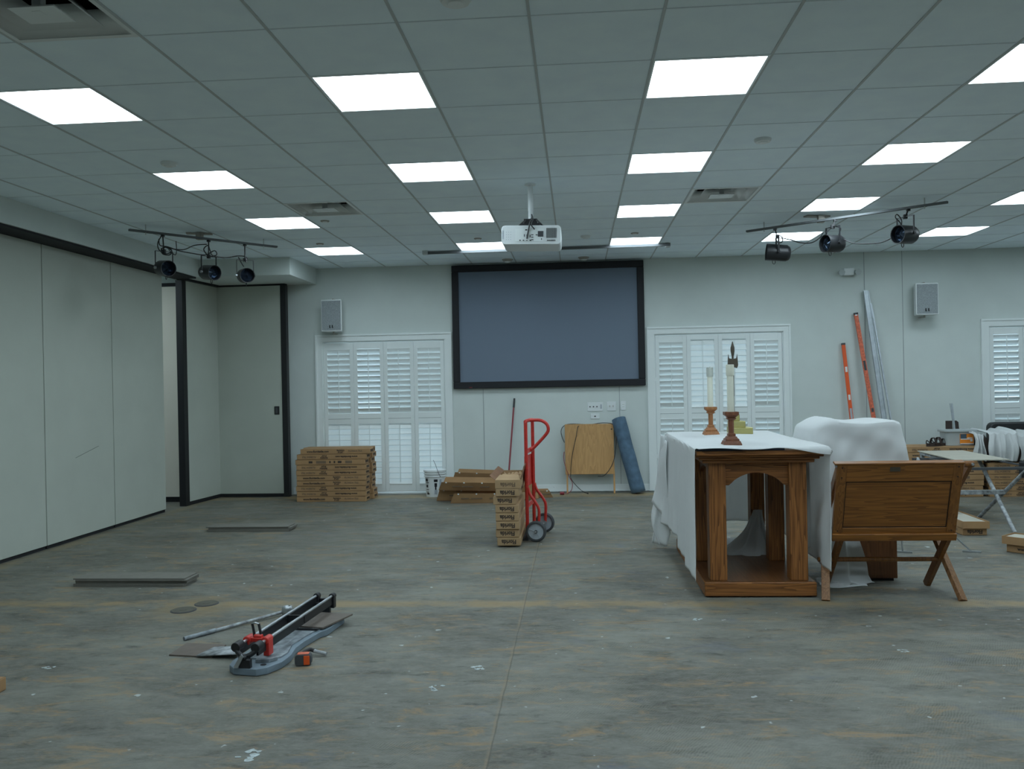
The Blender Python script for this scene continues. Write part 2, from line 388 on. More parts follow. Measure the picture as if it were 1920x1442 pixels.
struct(mb.build('trim_2', M['tbar2'], o=(0, 0, H)), 'crosswise ceiling grid bars')

# windows in back wall:  (x0, x1) outer casing
WINS = [(-3.641, -1.712), (0.969, 2.888), (5.353, 7.27)]
ZT = 2.238; CW = 0.098
mb = MB(); prev = XA
for x0, x1 in WINS:
    mb.box(prev, x0+CW*0.6, WY, WY+0.2, 0, H+0.3); mb.box(x0+CW*0.6, x1-CW*0.6, WY, WY+0.2, ZT-CW*0.6, H+0.3); prev = x1-CW*0.6
mb.box(prev, XR, WY, WY+0.2, 0, H+0.3)
struct(mb.build('wall_back', M['wall'], o=(0, WY, 0)), 'pale grey painted back wall')
mb = MB(); mb.box(XR, XR+0.15, YB, WY+0.2, 0, H+0.3); struct(mb.build('wall_right', M['wall'], o=(XR, 0, 0)))
mb = MB(); mb.box(XA, XR, YB-0.15, YB, 0, H+0.3); struct(mb.build('wall_rear', M['wall'], o=(0, YB, 0)))
mb = MB(); mb.box(XA-0.15, XA, YB, WY+0.2, 0, H+0.3); struct(mb.build('wall_far_left', M['wall'], o=(XA, 0, 0)))
PX = -5.09
mb = MB(); mb.box(PX-0.1, PX, YB, 6.61, 0.0, 2.95)
struct(mb.build('wall_left', M['panel'], o=(PX, 0, 0)), 'nearer stretch of the grey partition wall')
# fascia above partition and box over the folded door
mb = MB(); mb.box(-5.15, -4.81, YB, 10.62, 2.95, H+0.0)
mb.box(-5.15, -3.61, 10.62, WY, 2.95, H+0.0)
struct(mb.build('trim_3', M['wall'], o=(-5, 8, 2.95)), 'painted fascia above the folding partition')
mb = MB(); mb.box(-5.12, -4.835, YB, 10.60, 2.93, 2.951)
mb.bar((-5.06, 10.62, 2.938), (-4.97, 11.58, 2.938), 0.10, 0.024)
mb.bar((-5.0, 11.58, 2.938), (-3.99, 11.56, 2.938), 0.09, 0.024)
struct(mb.build('trim_4', M['blackm'], o=(-5, 8, 2.93)), 'black ceiling track of the folding partition')
for n, (x0, x1) in enumerate([(-3.99, -3.641), (-1.712, 0.969), (2.888, 5.353), (7.27, XR)]):
    mb = MB(); mb.box(x0, x1, WY-0.014, WY, 0.012, 0.105); mb.box(x0, x1, WY-0.02, WY, 0.012, 0.03)
    o = struct(mb.build('baseboard_back', M['white'], o=(x0, WY, 0)))
# wall panel seams
mb = MB()
for x, z0, z1 in ((-1.285, 0.1, 1.44), (0.585, 0.1, 1.44), (3.868, 0.1, H), (4.36, 0.1, H), (-5.3, 0, H)):
    mb.box(x-0.004, x+0.004, WY-0.003, WY+0.001, z0, z1)
struct(mb.build('trim_5', M['seam'], o=(0, WY, 0)), 'thin vertical joints between the wall panels')
# side room walls around the opening
mb = MB(); mb.box(XA, -5.2, 8.0, 8.1, 0, H+0.3); struct(mb.build('wall_side_room', M['wall'], o=(-7, 8, 0)))

def window(n, x0, x1, tilts, lab):
    w = bpy.data.objects.new('window_%d' % n, None); C.objects.link(w); w.location = (x0, WY, 0); struct(w, lab)
    m = MB()
    for a, b, c, d in ((x0, x0+CW, 0.01, ZT-CW), (x1-CW, x1, 0.01, ZT-CW)):
        m.box(a, b, WY-0.018, WY+0.0, c, d)
    m.box(x0, x1, WY-0.018, WY, ZT-CW, ZT)
    m.box(x0+0.001, x0+0.025, WY-0.03, WY-0.0181, 0.01, ZT-0.026); m.box(x1-0.025, x1-0.001, WY-0.03, WY-0.0181, 0.01, ZT-0.026); m.box(x0+0.001, x1-0.001, WY-0.03, WY-0.0181, ZT-0.025, ZT-0.001)
    # inner stepped jamb
    m.box(x0+CW+0.0005, x0+CW+0.012, WY-0.005, WY+0.06, 0.021, ZT-CW-0.013); m.box(x1-CW-0.012, x1-CW-0.0005, WY-0.005, WY+0.06, 0.021, ZT-CW-0.013)
    m.box(x0+CW*0.62, x1-CW*0.62, WY+0.001, WY+0.06, ZT-CW-0.012, ZT-CW*0.62)
    m.box(x0+CW*0.62, x0+CW+0.04, WY+0.061, WY+0.09, 0.02, ZT-CW*.62); m.box(x1-CW-0.04, x1-CW*0.62, WY+0.061, WY+0.09, 0.02, ZT-CW*.62); m.box(x0+CW, x1-CW, WY+0.061, WY+0.09, ZT-CW-0.05, ZT-CW*.62)  # hidden stops behind the shutter edges, added to keep daylight from leaking
    m.box(x0+CW*0.62, x1-CW*0.62, WY+0.001, WY+0.19, 0.0, 0.02)
    m.build('casing', M['white'], w)
    g = MB(); g.box(x0+0.05, x1-0.05, WY+0.16, WY+0.168, 0.02, ZT-0.05); g.build('pane', M['glass'], w)
    a = x0+CW+0.014; b = x1-CW-0.014; pw = (b-a)/4; st = 0.052; ztop = ZT-CW-0.018; zb = 0.025
    for k in range(4):
        p0 = a+pw*k+0.0012; p1 = a+pw*(k+1)-0.0012
        sec = [(1.13, 2.03), (0.135, 0.985)]
        if n == 2 and k in (1, 2): sec = [(1.13, 2.055), (0.135, 0.985)]
        f = MB()
        f.box(p0, p0+st, WY, WY+0.028, zb, ztop); f.box(p1-st, p1, WY, WY+0.028, zb, ztop)
        for z0, z1 in ((zb, sec[1][0]), (sec[1][1], sec[0][0]), (sec[0][1], ztop)): f.box(p0+st, p1-st, WY, WY+0.028, z0, z1)
        f.box(p0, p1+(0.012 if k < 3 else 0), WY+0.0285, WY+0.034, zb, zb+0.02) if False else f.box(p1-0.02, p1+(0.012 if k < 3 else 0), WY+0.0285, WY+0.034, zb, ztop)  # hidden batten behind each panel joint, added against daylight leaks
        fo = f.build('shutter_panel', M['white'], w, bev=0.002)
        gr = MB(); gr.box(p0+st, p1-st, WY-0.001, WY+0.001, 1.052, 1.058); gr.build('groove', M['seam'], fo)
        # hinges
        hg = MB(); 
        for zz in (0.45, 1.5): hg.box(p0-0.004, p0+0.004, WY-0.006, WY, zz, zz+0.05)
        hg.build('hinge', M['white'], fo)
        for si, (z0, z1) in enumerate(sec):
            nl = int(round((z1-z0)/0.0765)); pit = (z1-z0)/nl; th = tilts[k][si]; L = MB()
            for j in range(nl):
                zc = z0+pit*(j+0.5); hw = 0.0435
                d = V(0, math.sin(th), math.cos(th)); t = V(0, math.cos(th), -math.sin(th))
                prof = [(-1, -0.35), (-1, 0.35), (-0.94, 0.9), (0.94, 0.9), (1, 0.35), (1, -0.35), (0.94, -0.9), (-0.94, -0.9)]
                A = []; B = []
                for u, vv in prof:
                    q = V(0, WY+0.016, zc)+d*(u*hw)+t*(vv*0.0052)
                    A.append(L.pt((p0+st, q.y, q.z))); B.append(L.pt((p1-st, q.y, q.z)))
                for q in range(8): L.face((A[q], A[(q+1) % 8], B[(q+1) % 8], B[q]), False)
            L.build('louvers', M['white'], fo)
            R = MB(); xc = (p0+p1)/2; yy = WY+0.016-0.040*abs(math.sin(th))-0.004
            R.box(xc-0.005, xc+0.005, yy-0.008, yy, z0+0.03, z1-0.02); R.build('tilt_rod', M['white'], fo)
    return w
cl = 0.22
window(1, *WINS[0], [(-0.46, 0.5), (-0.66, 0.52), (-0.46, 0.5), (-0.42, 0.56)], 'left window behind white louvered shutters')
window(2, *WINS[1], [(-0.50, -0.45), (0.5, -0.48), (0.5, -0.48), (-0.50, -0.48)], 'window behind the candles with white louvered shutters')
window(3, *WINS[2], [(-0.70, -0.4), (-0.70, -0.4), (-0.5, -cl), (-0.4, -cl)], 'right-hand window with white louvered shutters')

# ------------------------------------------------------------------ ceiling fixtures
def make_light():
    t = thing('ceiling_light', (0, 0, H), '', 'ceiling light', 'square ceiling light panels')
    m = MB(); e = 0.017; g = G
    for a, b, c, d in ((0, g, 0, e), (0, g, g-e, g), (0, e, e, g-e), (g-e, g, e, g-e)): m.box(a, b, c, d, -0.003, 0.026)
    m.build('frame', M['white'], t, world=False)
    m = MB(); m.box(e, g-e, e, g-e, 0.020, 0.026); m.build('diffuser', M['lens'], t, world=False)
    m = MB(); m.box(0.003, g-0.003, 0.003, g-0.003, 0.0265, 0.08); m.build('housing', M['plastic'], t, world=False)
    return t
rown = {0: 'nearest row', 1: 'second row', 2: 'third row', 3: 'farthest row'}
coln = ['first from the left', 'second from the left', 'third from the left', 'fourth from the left', 'fifth from the left', 'sixth from the left', 'seventh from the left']
rown2 = ['nearest visible row', 'second visible row', 'third visible row', 'row closest to the back wall']
LP = None
for c, r in sorted(lights):
    if r < -2: continue
    if c > 5: continue
    o = make_light() if LP is None else copy_tree(LP)
    if LP is None: LP = o
    x, y = cell(3*c, 3*r); o.location = (x, y, H)
    if r >= 0: o['label'] = 'glowing square ceiling light, %s in the %s' % (coln[c], rown2[r])
    else: o['label'] = 'glowing square ceiling light panel behind the camera, %s, %s row back' % (coln[c], ['first', 'second', 'third', 'fourth'][-r-1])
sl2 = copy_tree(LP); sl2.location = (-6.0, 8.3, H-0.03); sl2['label'] = 'added unseen side room light that brightens the panel in the gap'; sl2['group'] = 'side room light'  # extra unseen lamp, added to brighten the cream panel in the gap
# one lamp of the side room beyond the partition
sl = copy_tree(LP); sl.location = (-6.6, 9.7, H-0.03); sl['label'] = 'square ceiling light in the side room behind the partition'; sl['group'] = 'side room light'

def make_vent():
    t = thing('air_vent', (0, 0, H), '', 'air vent', 'square ceiling air vents')
    m = MB(); g = G
    for a, b, c, d in ((0, g, 0, .03), (0, g, g-.03, g), (0, .03, .03, g-.03), (g-.03, g, .03, g-.03)): m.box(a, b, c, d, -0.004, 0.006)
    m.build('rim', M['plastic'], t, world=False)
    m = MB(); m.box(0.01, g-0.01, 0.01, g-0.01, 0.15, 0.16); 
    for a, b, c, d in ((0.01, 0.02, 0.01, g-0.01), (g-0.02, g-0.01, 0.01, g-0.01), (0.02, g-0.02, 0.01, 0.02), (0.02, g-0.02, g-0.02, g-0.01)): m.box(a, b, c, d, 0.006, 0.15)
    m.build('duct', M['blackm'], t, world=False)
    c = g/2
    for k, (ri, ro, zi, zo) in enumerate(((0.195, 0.277, 0.085, -0.001), (0.115, 0.190, 0.080, 0.0))):
        m = MB()
        I = [m.pt((c+sx*ri, c+sy*ri, zi)) for sx, sy in ((-1, -1), (1, -1), (1, 1), (-1, 1))]
        O = [m.pt((c+sx*ro, c+sy*ro, zo)) for sx, sy in ((-1, -1), (1, -1), (1, 1), (-1, 1))]
        for q in (1, 2, 3): m.face((I[q], I[(q+1) % 4], O[(q+1) % 4], O[q]))
        m.build('deflector', M['plastic'], t, world=False, solid=0.003)
    m = MB(); m.box(c-0.105, c+0.105, c-0.06, c+0.105, -0.008, -0.002); m.box(c-0.02, c+0.02, c-0.02, c+0.02, -0.010, 0.15)
    m.build('centre_plate', M['plastic'], t, world=False)
    return t
v0 = make_vent(); vl = ['white square ceiling vent at the top left corner of the view', 'white square ceiling vent above the left track lights, left of the projector', 'white square ceiling vent right of the projector']
for i, k in enumerate(vcells):
    o = v0 if i == 0 else copy_tree(v0); x, y = cell(*k); o.location = (x, y, H); o['label'] = vl[i]

def disc_thing(name, x, y, r, h, lab, cat, mt, prof=None, group=None):
    t = thing(name, (x, y, H), lab, cat, group)
    m = MB(); m.lathe([(r, 0), (r, -h*0.4), (r*0.85, -h)][::-1], (x, y, H), 20); m.build('base', mt, t)
    m = MB(); m.lathe([(r*0.5, -h*1.35), (r*0.6, -h)], (x, y, H), 16); m.build('cap', M['plastic'], t)
    return t
disc_thing('smoke_detector', -2.947, 6.05, 0.06, 0.022, 'round white ceiling detector left of the second row of lights', 'smoke detector', M['plastic'], group=None)
disc_thing('smoke_detector', 1.329, 6.06, 0.06, 0.022, 'round white ceiling detector between nearest and second right-hand lights', 'smoke detector', M['plastic'])
disc_thing('smoke_detector', 0.139, 9.75, 0.06, 0.025, 'round white ceiling detector just right of the projector', 'smoke detector', M['plastic'])
disc_thing('smoke_detector', -0.488, 3.66, 0.07, 0.022, 'round ceiling detector at the top edge of the view', 'smoke detector', M['plastic'])
for x, y, lab in ((-2.936, 9.71, 'small sprinkler plate above the leftmost back row light'), (0.689, 9.68, 'small sprinkler plate by the back row light right of the projector'), (-1.09, 9.70, 'small sprinkler plate by the back row light left of the projector'), (-2.482, 8.39, 'small sprinkler plate behind the left ceiling vent')):
    disc_thing('ceiling_sprinkler', x, y, 0.045, 0.01, lab, 'sprinkler', M['beige'])
for x, y, lab in ((-0.887, 11.40, 'round ceiling downlight trim above the left half of the screen'), (0.131, 11.42, 'round ceiling downlight trim above the right half of the screen')):
    t = thing('downlight', (x, y, H), lab, 'downlight', 'downlights over the screen')
    m = MB(); m.lathe([(0.05, -0.03), (0.075, -0.004), (0.075, 0.0)], (x, y, H), 20); m.build('ring', M['beige'], t)
    m = MB(); m.lathe([(0.03, -0.045), (0.045, -0.03)], (x, y, H), 16); m.build('lamp', M['plastic'], t)

# thin rail hung below the ceiling before the screen
t = thing('ceiling_rail', (-0.35, 10.5, H), 'long thin grey ceiling rail in front of the projection screen', 'rail')
m = MB(); m.bar((-1.87, 10.52, H-0.022), (1.17, 10.45, H-0.022), 0.03, 0.03); m.build('rail', M['railp'], t)
for x in (-1.84, -0.35, 1.14):
    m = MB(); m.box(x-0.03, x+0.03, 10.45, 10.53, H-0.045, H+0.0); m.build('bracket', M['tbar'], t)

# ---------------------------------------------------------------- projector
PJ = V(-0.345, 7.1, 2.70)
t = thing('projector', (PJ.x, PJ.y, 2.62), 'white projector hanging on a pole from the ceiling', 'projector')
def rr(w, h, r, n=4):
    P = []
    for cx, cy, a0 in ((w/2-r, h/2-r, 0), (-w/2+r, h/2-r, PI/2), (-w/2+r, -h/2+r, PI), (w/2-r, -h/2+r, 3*PI/2)):
        for k in range(n+1): P.append((cx+r*math.cos(a0+k*PI/2/n), cy+r*math.sin(a0+k*PI/2/n)))
    return P
m = MB(); y0 = 6.94; y1 = 7.32; zc = 2.712; xc = -0.343
rot = Matrix.Translation((xc, y0, zc)) @ Matrix.Rotation(0.028, 4, 'Y'); m.T = rot
m.prism(rr(0.485, 0.155, 0.03), 0, y1-y0, lambda u, v, w: (u, w, v)); m.build('body', M['plastic'], t, bev=0.004)
m = MB(); m.T = rot; m.box(-0.13, 0.10, -0.002, 0.001, -0.055, 0.05); m.mi = 1
for x, z, w, h in ((-0.09, -0.045, .012, .008), (-0.062, -0.045, .012, .008), (-0.005, -0.045, .014, .01), (-0.035, -0.046, .014, .006), (-0.04, .04, .018, .009), (-0.008, -0.01, .006, .02), (-0.055, -0.005, .006, .02), (-0.035, -0.008, .006, .02), (0.01, .0, .018, .006), (0.01, -0.02, .018, .006), (0.01, -0.04, .018, .006), (.045, 0, .016, .006), (.085, -0.035, .006, .014)):
    m.box(x-w/2, x+w/2, -0.004, 0, z-h/2, z+h/2)
m.build('connector_panel', [M['white'], M['black']], t)
m = MB(); m.T = rot; m.box(0.055, 0.1, -0.005, 0, -0.015, 0.03); m.build('socket', M['rubber'], t)
m = MB(); m.T = rot
for k in range(10): m.box(0.125+k*0.0085, 0.129+k*0.0085, -0.003, 0.0, -0.025, 0.055)
for k in range(8): m.box(0.13+k*0.009, 0.135+k*0.009, -0.003, 0, -0.05, -0.04)
m.build('exhaust_grille', M['rubber'], t)
m = MB(); m.T = rot
for a in range(3):
    for b in range(4): m.box(-0.205+a*0.018, -0.20+a*0.018, -0.0015, 0, -0.04+b*0.02, -0.035+b*0.02)
for k in range(3): m.box(-0.236+k*0.005, -0.2335+k*0.005, -0.0015, 0, -0.035, 0.035)
m.build('side_vents', M['hub'], t)
m = MB(); m.cyl((xc-0.01, 7.14, 2.94), (xc-0.01, 7.14, H), 0.022); m.cyl((xc-0.01, 7.14, 2.85), (xc-0.01, 7.14, 2.95), 0.019); m.lathe([(0.045, 0), (0.045, -0.012)][::-1], (xc-0.01, 7.14, H)); m.build('pole', M['plastic'], t)
m = MB(); m.box(xc-0.065, xc+0.045, 7.08, 7.2, 2.83, 2.87); m.box(xc-0.09, xc+0.07, 7.03, 7.25, 2.80, 2.825); m.bar((xc-0.14, 7.1, 2.80), (xc+0.12, 7.1, 2.80), 0.02, 0.012)
m.bar((xc-0.12, 7.03, 2.79), (xc-0.05, 7.08, 2.86), 0.012, 0.012); m.bar((xc+0.10, 7.03, 2.79), (xc+0.04, 7.08, 2.86), 0.012, 0.012); m.build('mount_bracket', M['black'], t)
m = MB(); m.tube([(xc+0.0, 7.11, 2.91), (xc+0.008, 6.98, 2.86), (xc-0.005, 6.93, 2.82), (xc-0.02, 6.93, 2.75), (xc-0.035, 6.93, 2.68)], 0.006)
m.tube([(xc+0.0, 7.11, 2.91), (xc+0.015, 6.98, 2.85), (xc-0.0, 6.93, 2.80), (xc+0.02, 6.925, 2.765), (xc+0.03, 6.93, 2.755)], 0.005); m.build('cable', M['black'], t)

# ---------------------------------------------------------------- projection screen
t = thing('projection_screen', (-0.375, WY-0.03, 1.444), 'large grey projection screen in a wide black frame on the wall', 'projection screen')
X0, X1, Z0, Z1 = -1.688, 0.941, 1.446, 3.148; fw = 0.092
m = MB(); m.box(X0+fw-0.01, X1-fw+0.01, WY-0.035, WY-0.002, Z0+fw-0.01, Z1-fw+0.01); m.build('screen_surface', M['screen'], t)
m = MB()
for a, b, c, d in ((X0, X1, Z0, Z0+fw), (X0, X1, Z1-fw, Z1), (X0, X0+fw, Z0+fw, Z1-fw), (X1-fw, X1, Z0+fw, Z1-fw)): m.box(a, b, WY-0.065, WY-0.002, c, d)
m.build('frame', M['frame'], t, bev=0.008)
m = MB(); m.box(X0+0.22, X0+0.26, WY-0.067, WY-0.064, Z0+0.012, Z0+0.022); m.build('badge', M['redD'], t)

# ---------------------------------------------------------------- speakers
def speaker(x0, x1, z0, z1, lab):
    yb = WY; yf = WY-0.26; xc = (x0+x1)/2
    t = thing('wall_speaker', (xc, yf+0.1, z0), lab, 'speaker', 'white wall speakers')
    m = MB(); m.prism([(x0, yf), (x1, yf), (x1-0.05, yf+0.2), (x0+0.05, yf+0.2)], z0, z1, lambda u, v, w: (u, v, w)); m.build('cabinet', M['plastic'], t, bev=0.008)
    m = MB(); m.box(x0+0.014, x1-0.014, yf-0.006, yf+0.001, z0+0.016, z1-0.016); m.build('grille', M['grille'], t)
    m = MB()
    for d in (-0.018, 0.018): m.box(xc+d-0.012, xc+d+0.004, yf-0.009, yf-0.006, z0+0.045, z0+0.085); m.box(xc+d-0.012, xc+d+0.012, yf-0.009, yf-0.006, z0+0.045, z0+0.052)
    m.build('badge', M['black'], t)
    m = MB(); m.cyl((xc, yf+0.1, z0-0.03), (xc, yf+0.1, z1+0.02), 0.012); m.bar((xc, yf+0.1, z0-0.02), (xc, WY, z0-0.02), 0.03, 0.01); m.bar((xc, yf+0.1, z1+0.014), (xc, WY, z1+0.014), 0.03, 0.01)
    m.build('bracket', M['beige'], t)
speaker(-3.475, -3.185, 2.27, 2.705, 'white wall speaker with grey grille above the left shuttered window')
speaker(4.43, 4.72, 2.295, 2.71, 'white wall speaker with grey grille left of the right-hand window')

# emergency light
t = thing('emergency_light', (3.65, WY-0.05, 2.86), 'two-headed white emergency light high on the wall right of the screen', 'emergency light')
m = MB(); m.box(3.585, 3.72, WY-0.07, WY, 2.86, 2.955); m.build('housing', M['plastic'], t, bev=0.006)
for x in (3.545, 3.755):
    m = MB(); m.cyl((x, WY-0.03, 2.905), (x, WY-0.12, 2.895), 0.03, 0.04); m.build('lamp_head', M['tub'], t)
m = MB(); m.bar((3.53, WY-0.04, 2.905), (3.77, WY-0.04, 2.905), 0.02, 0.02); m.build('arm', M['plastic'], t)

# wall plates
def wplate(x0, x1, z0, z1, kind, lab, cat):
    xc = (x0+x1)/2; zc = (z0+z1)/2
    t = thing('wall_plate', (xc, WY, z0), lab, cat)
    m = MB(); m.box(x0, x1, WY-0.008, WY, z0, z1); m.build('cover', M['plastic'], t, bev=0.002)
    if kind == 'av':
        for k in range(3):
            m = MB(); m.cyl((x0+0.035+k*0.047, WY-0.014, zc), (x0+0.035+k*0.047, WY-0.006, zc), 0.009, n=12); m.build('jack', M['black'], t)
        m = MB(); m.box(x1-0.035, x1-0.015, WY-0.010, WY-0.007, zc-0.03, zc+0.03); m.build('socket', M['hub'], t)
    elif kind == 'sw2':
        for d in (-0.023, 0.023):
            m = MB(); m.box(xc+d-0.004, xc+d+0.004, WY-0.02, WY-0.007, zc-0.012, zc+0.012); m.build('toggle', M['beige'], t)
    elif kind == 'out':
        m = MB(); m.box(xc-0.016, xc+0.016, WY-0.010, WY-0.007, zc-0.035, zc+0.035); m.build('receptacle', M['white'], t)
        m = MB()
        for d in (-0.016, 0.016):
            m.box(xc-0.008, xc-0.005, WY-0.0115, WY-0.0095, zc+d-0.005, zc+d+0.005); m.box(xc+0.005, xc+0.008, WY-0.0115, WY-0.0095, zc+d-0.005, zc+d+0.005)
        m.build('slots', M['rubber'], t)
    else:
        m = MB(); m.box(xc-0.012, xc+0.010, WY-0.011, WY-0.007, zc-0.008, zc+0.006); m.build('jack', M['black'], t)
wplate(0.147, 0.357, 1.106, 1.228, 'av', 'wide white wall plate with three black jacks, leftmost of upper plates', 'wall plate')
wplate(0.412, 0.535, 1.108, 1.232, 'sw2', 'white double switch plate, middle of the upper wall plates', 'switch')
wplate(0.60, 0.668, 1.113, 1.236, 'out', 'narrow white outlet plate, rightmost of the upper wall plates', 'outlet')
wplate(0.190, 0.308, 1.0, 1.073, 'lan', 'small white wall plate with single black socket under the others', 'wall plate')

# ---------------------------------------------------------------- partition panels
def ppanel(y0, y1, lab, scratch=False):
    t = thing('partition_panel', (PX, (y0+y1)/2, 0), lab, 'partition panel', 'panels of the folding partition')
    m = MB(); m.box(PX-0.08, PX, y0+0.003, y1-0.003, 0.035, 2.93); m.build('panel', M['panel'], t, bev=0.003)
    m = MB(); m.box(PX-0.07, PX-0.012, y0+0.01, y1-0.01, 0.001, 0.035); m.build('bottom_seal', M['blackm'], t)
    m = MB(); m.box(PX-0.06, PX-0.01, y1-0.004, y1+0.004, 0.03, 2.93); m.build('edge_seal', M['blackm'], t)
    if scratch:
        m = MB(); m.bar((PX+0.001, 8.31, 0.835), (PX+0.001, 8.73, 0.925), 0.002, 0.005, up=(1, 0, 0)); m.build('scratch_mark', M['rubber'], t)
ppanel(6.61, 7.815, 'pale grey partition panel cut by the left edge of the view')
ppanel(7.82, 9.03, 'pale grey partition panel with a thin dark scratch', True)
ppanel(9.035, 10.2, 'pale grey partition panel, last one before the gap')
# folded end panels
def vpanel(a, b, lab, frame, end=False):
    a = V(a[0], a[1], 0); b = V(b[0], b[1], 0); d = (b-a).normalized(); nrm = V(d.y, -d.x, 0)
    t = thing('partition_panel', tuple((a+b)/2), lab, 'partition panel', 'panels of the folding partition')
    def slab(m, s0, s1, z0, z1, n0, n1):
        i = [a+d*s0, a+d*s1]
        P = [i[0]+nrm*n0, i[1]+nrm*n0, i[1]+nrm*n1, i[0]+nrm*n1]
        m.prism([(p.x, p.y) for p in P], z0, z1, lambda u, v, w: (u, v, w))
    L = (b-a).length
    m = MB(); slab(m, 0.0, L, 0.05, 2.925, -0.035, 0.035); m.build('panel', M['panel'], t)
    m = MB(); slab(m, 0.0, L, 0.002, 0.05, -0.03, 0.03); m.build('bottom_seal', M['blackm'], t)
    for f0, f1 in frame:
        m = MB(); slab(m, L+f0 if end else f0, (f1 if not end else L+f1), 0.002, 2.928, -0.045, 0.045); m.build('edge_frame', M['black'], t)
    return t, a, d, nrm, L, slab
vpanel((-5.09, 10.72), (-5.0, 11.56), 'partition panel folded back with black front edge, left of the door panel', [(-0.06, 0.03)])
t, a, d, nrm, L, slab = vpanel((-5.03, 11.57), (-4.0, 11.55), 'pale door panel with black frame and black pull handle', [(-0.055, 0.02)], True)
m = MB(); slab(m, 0.86, 0.93, 1.14, 1.255, 0.03, 0.044); h = m.build('pull_handle', M['black'], t, bev=0.004)
m = MB(); slab(m, 0.88, 0.91, 1.16, 1.235, 0.044, 0.050); m.build('recess', M['rubber'], h)
# pale panel visible in the gap
t = thing('partition_panel', (-5.45, 11.1, 0), 'narrow bright cream panel seen through the gap in the partition', 'partition panel')
m = MB(); m.box(-5.75, -5.16, 11.1, 11.17, 0.07, 2.9); m.build('panel', M['cream'], t)
m = MB(); m.box(-5.75, -5.16, 11.11, 11.16, 0.0, 0.07); m.box(-5.75, -5.16, 11.11, 11.16, 2.9, 2.95); m.build('seal', M['blackm'], t)

# ---------------------------------------------------------------- track lighting
def rayat(px, py, Y=None, Z=None):
    x = (px-960)/FPX; y = (721-py)/FPX; dd = _f+x*_r+y*_u
    k = Y/dd.y if Y is not None else (Z-1.5)/dd.z
    return V(dd.x*k, dd.y*k, 1.5+dd.z*k)
def track(name, a, b, lab):
    t = thing(name, tuple(((a+b)/2).xy.to_3d()+V(0, 0, H)), lab, 'track rail')
    m = MB(); m.bar(a, b, 0.035, 0.02)
    m.build('rail', M['railp'], t)
    for f in (0.1, 0.9):
        p = a.lerp(b, f); m = MB(); m.cyl(p, V(p.x, p.y, H), 0.006, n=8); m.cyl(p, p-V(0, 0, 0.03), 0.006, n=8); m.build('hanger', M['tbar'], t)
    d = (b-a).normalized(); m = MB(); m.bar(V(a.lerp(b, .42).x, a.lerp(b, .42).y, H-0.004)+V(-.15, .1, 0), V(a.lerp(b, .42).x, a.lerp(b, .42).y, H-0.004)+V(.1, .18, 0), .08, .02); m.box(a.lerp(b, .42).x-.03, a.lerp(b, .42).x+.03, a.lerp(b, .42).y+.06, a.lerp(b, .42).y+.12, H-.08, H-.01)
    m.build('junction_box', M['beige'], t)
    return t
ZR = 3.10
def spot(p, top, d, lab, r=0.075, ln=0.21):
    """p body centre, top stem start on the rail, d aiming direction"""
    d = Vector(d).normalized(); s = d.cross(V(0, 0, 1)).normalized()
    t = thing('track_spotlight', tuple(p), lab, 'spotlight', 'black track spotlights')
    m = MB(); a = p-d*ln*0.5; b = p+d*ln*0.5
    up = V(0, 0, 1); x = s; y = d.cross(s)
    rings = []
    for q, rad in ((a-d*0.012, r*0.55), (a, r*0.82), (a+d*0.03, r), (b, r*1.03), (b-d*0.001, r*0.96), (p+d*0.03, r*0.93), (p+d*0.028, 0.0)):
        rings.append([m.pt(q+(x*math.cos(2*PI*k/24)+y*math.sin(2*PI*k/24))*max(rad, 1e-4)) for k in range(24)])
    for A, B in zip(rings, rings[1:]):
        for k in range(24): m.face((A[k], A[(k+1) % 24], B[(k+1) % 24], B[k]), True)
    m.face(rings[0]); m.build('housing', M['black'], t, fix=False)
    m = MB(); q = p+d*0.03
    R = [[m.pt(q+d*h+(x*math.cos(2*PI*k/20)+y*math.sin(2*PI*k/20))*rad) for k in range(20)] for rad, h in ((r*0.85, 0.03), (r*0.7, 0.005), (r*0.3, 0.02), (0.002, 0.045))]
    for A, B in zip(R, R[1:]):
        for k in range(20): m.face((A[k], A[(k+1) % 20], B[(k+1) % 20], B[k]), True)
    m.build('lamp', M['bulb'], t)
    hy = 0.17; T = V(p.x, p.y, p.z+hy); w = r+0.012
    m = MB(); s2 = s
    m.bar(p+s2*w, T+s2*w, 0.018, 0.004, up=s2); m.bar(p-s2*w, T-s2*w, 0.018, 0.004, up=s2); m.bar(T-s2*w, T+s2*w, 0.018, 0.004)
    m.build('yoke', M['black'], t)
    for sg in (-1, 1):
        m = MB(); m.cyl(p+s2*(w-0.006)*sg, p+s2*(w+0.014)*sg, 0.014, n=12); m.build('knob', M['steel'] if sg > 0 else M['black'], t)
    m = MB(); m.cyl(T-V(0, 0, 0.012), top, 0.007, n=8); m.box(T.x-0.016, T.x+0.016, T.y-0.016, T.y+0.016, T.z-0.02, T.z+0.02); m.box(top.x-.015, top.x+.015, top.y-.015, top.y+.015, top.z-.02, top.z); m.build('stem', M['black'], t)
    m = MB(); e = p-y*0 - V(0, 0, r+0.015)+d*0.04; m.tube([e+V(0, 0, .015)-d*.015, e-V(0, 0, .01)-d*.012, e-V(0, 0, .02), e-V(0, 0, .01)+d*.012, e+V(0, 0, .015)+d*.015], 0.0035, n=6); m.build('loop_handle', M['black'], t)
    return t, T
LA = rayat(242, 431, Z=ZR); LB = rayat(519, 463, Z=ZR); RA = rayat(1400, 434, Z=ZR); RB = rayat(1777, 379, Z=ZR)
track('track_rail', LA, LB, 'thin grey light track on the ceiling over the partition')
track('track_rail', RA, RB, 'thin grey light track on the ceiling over the covered lectern')
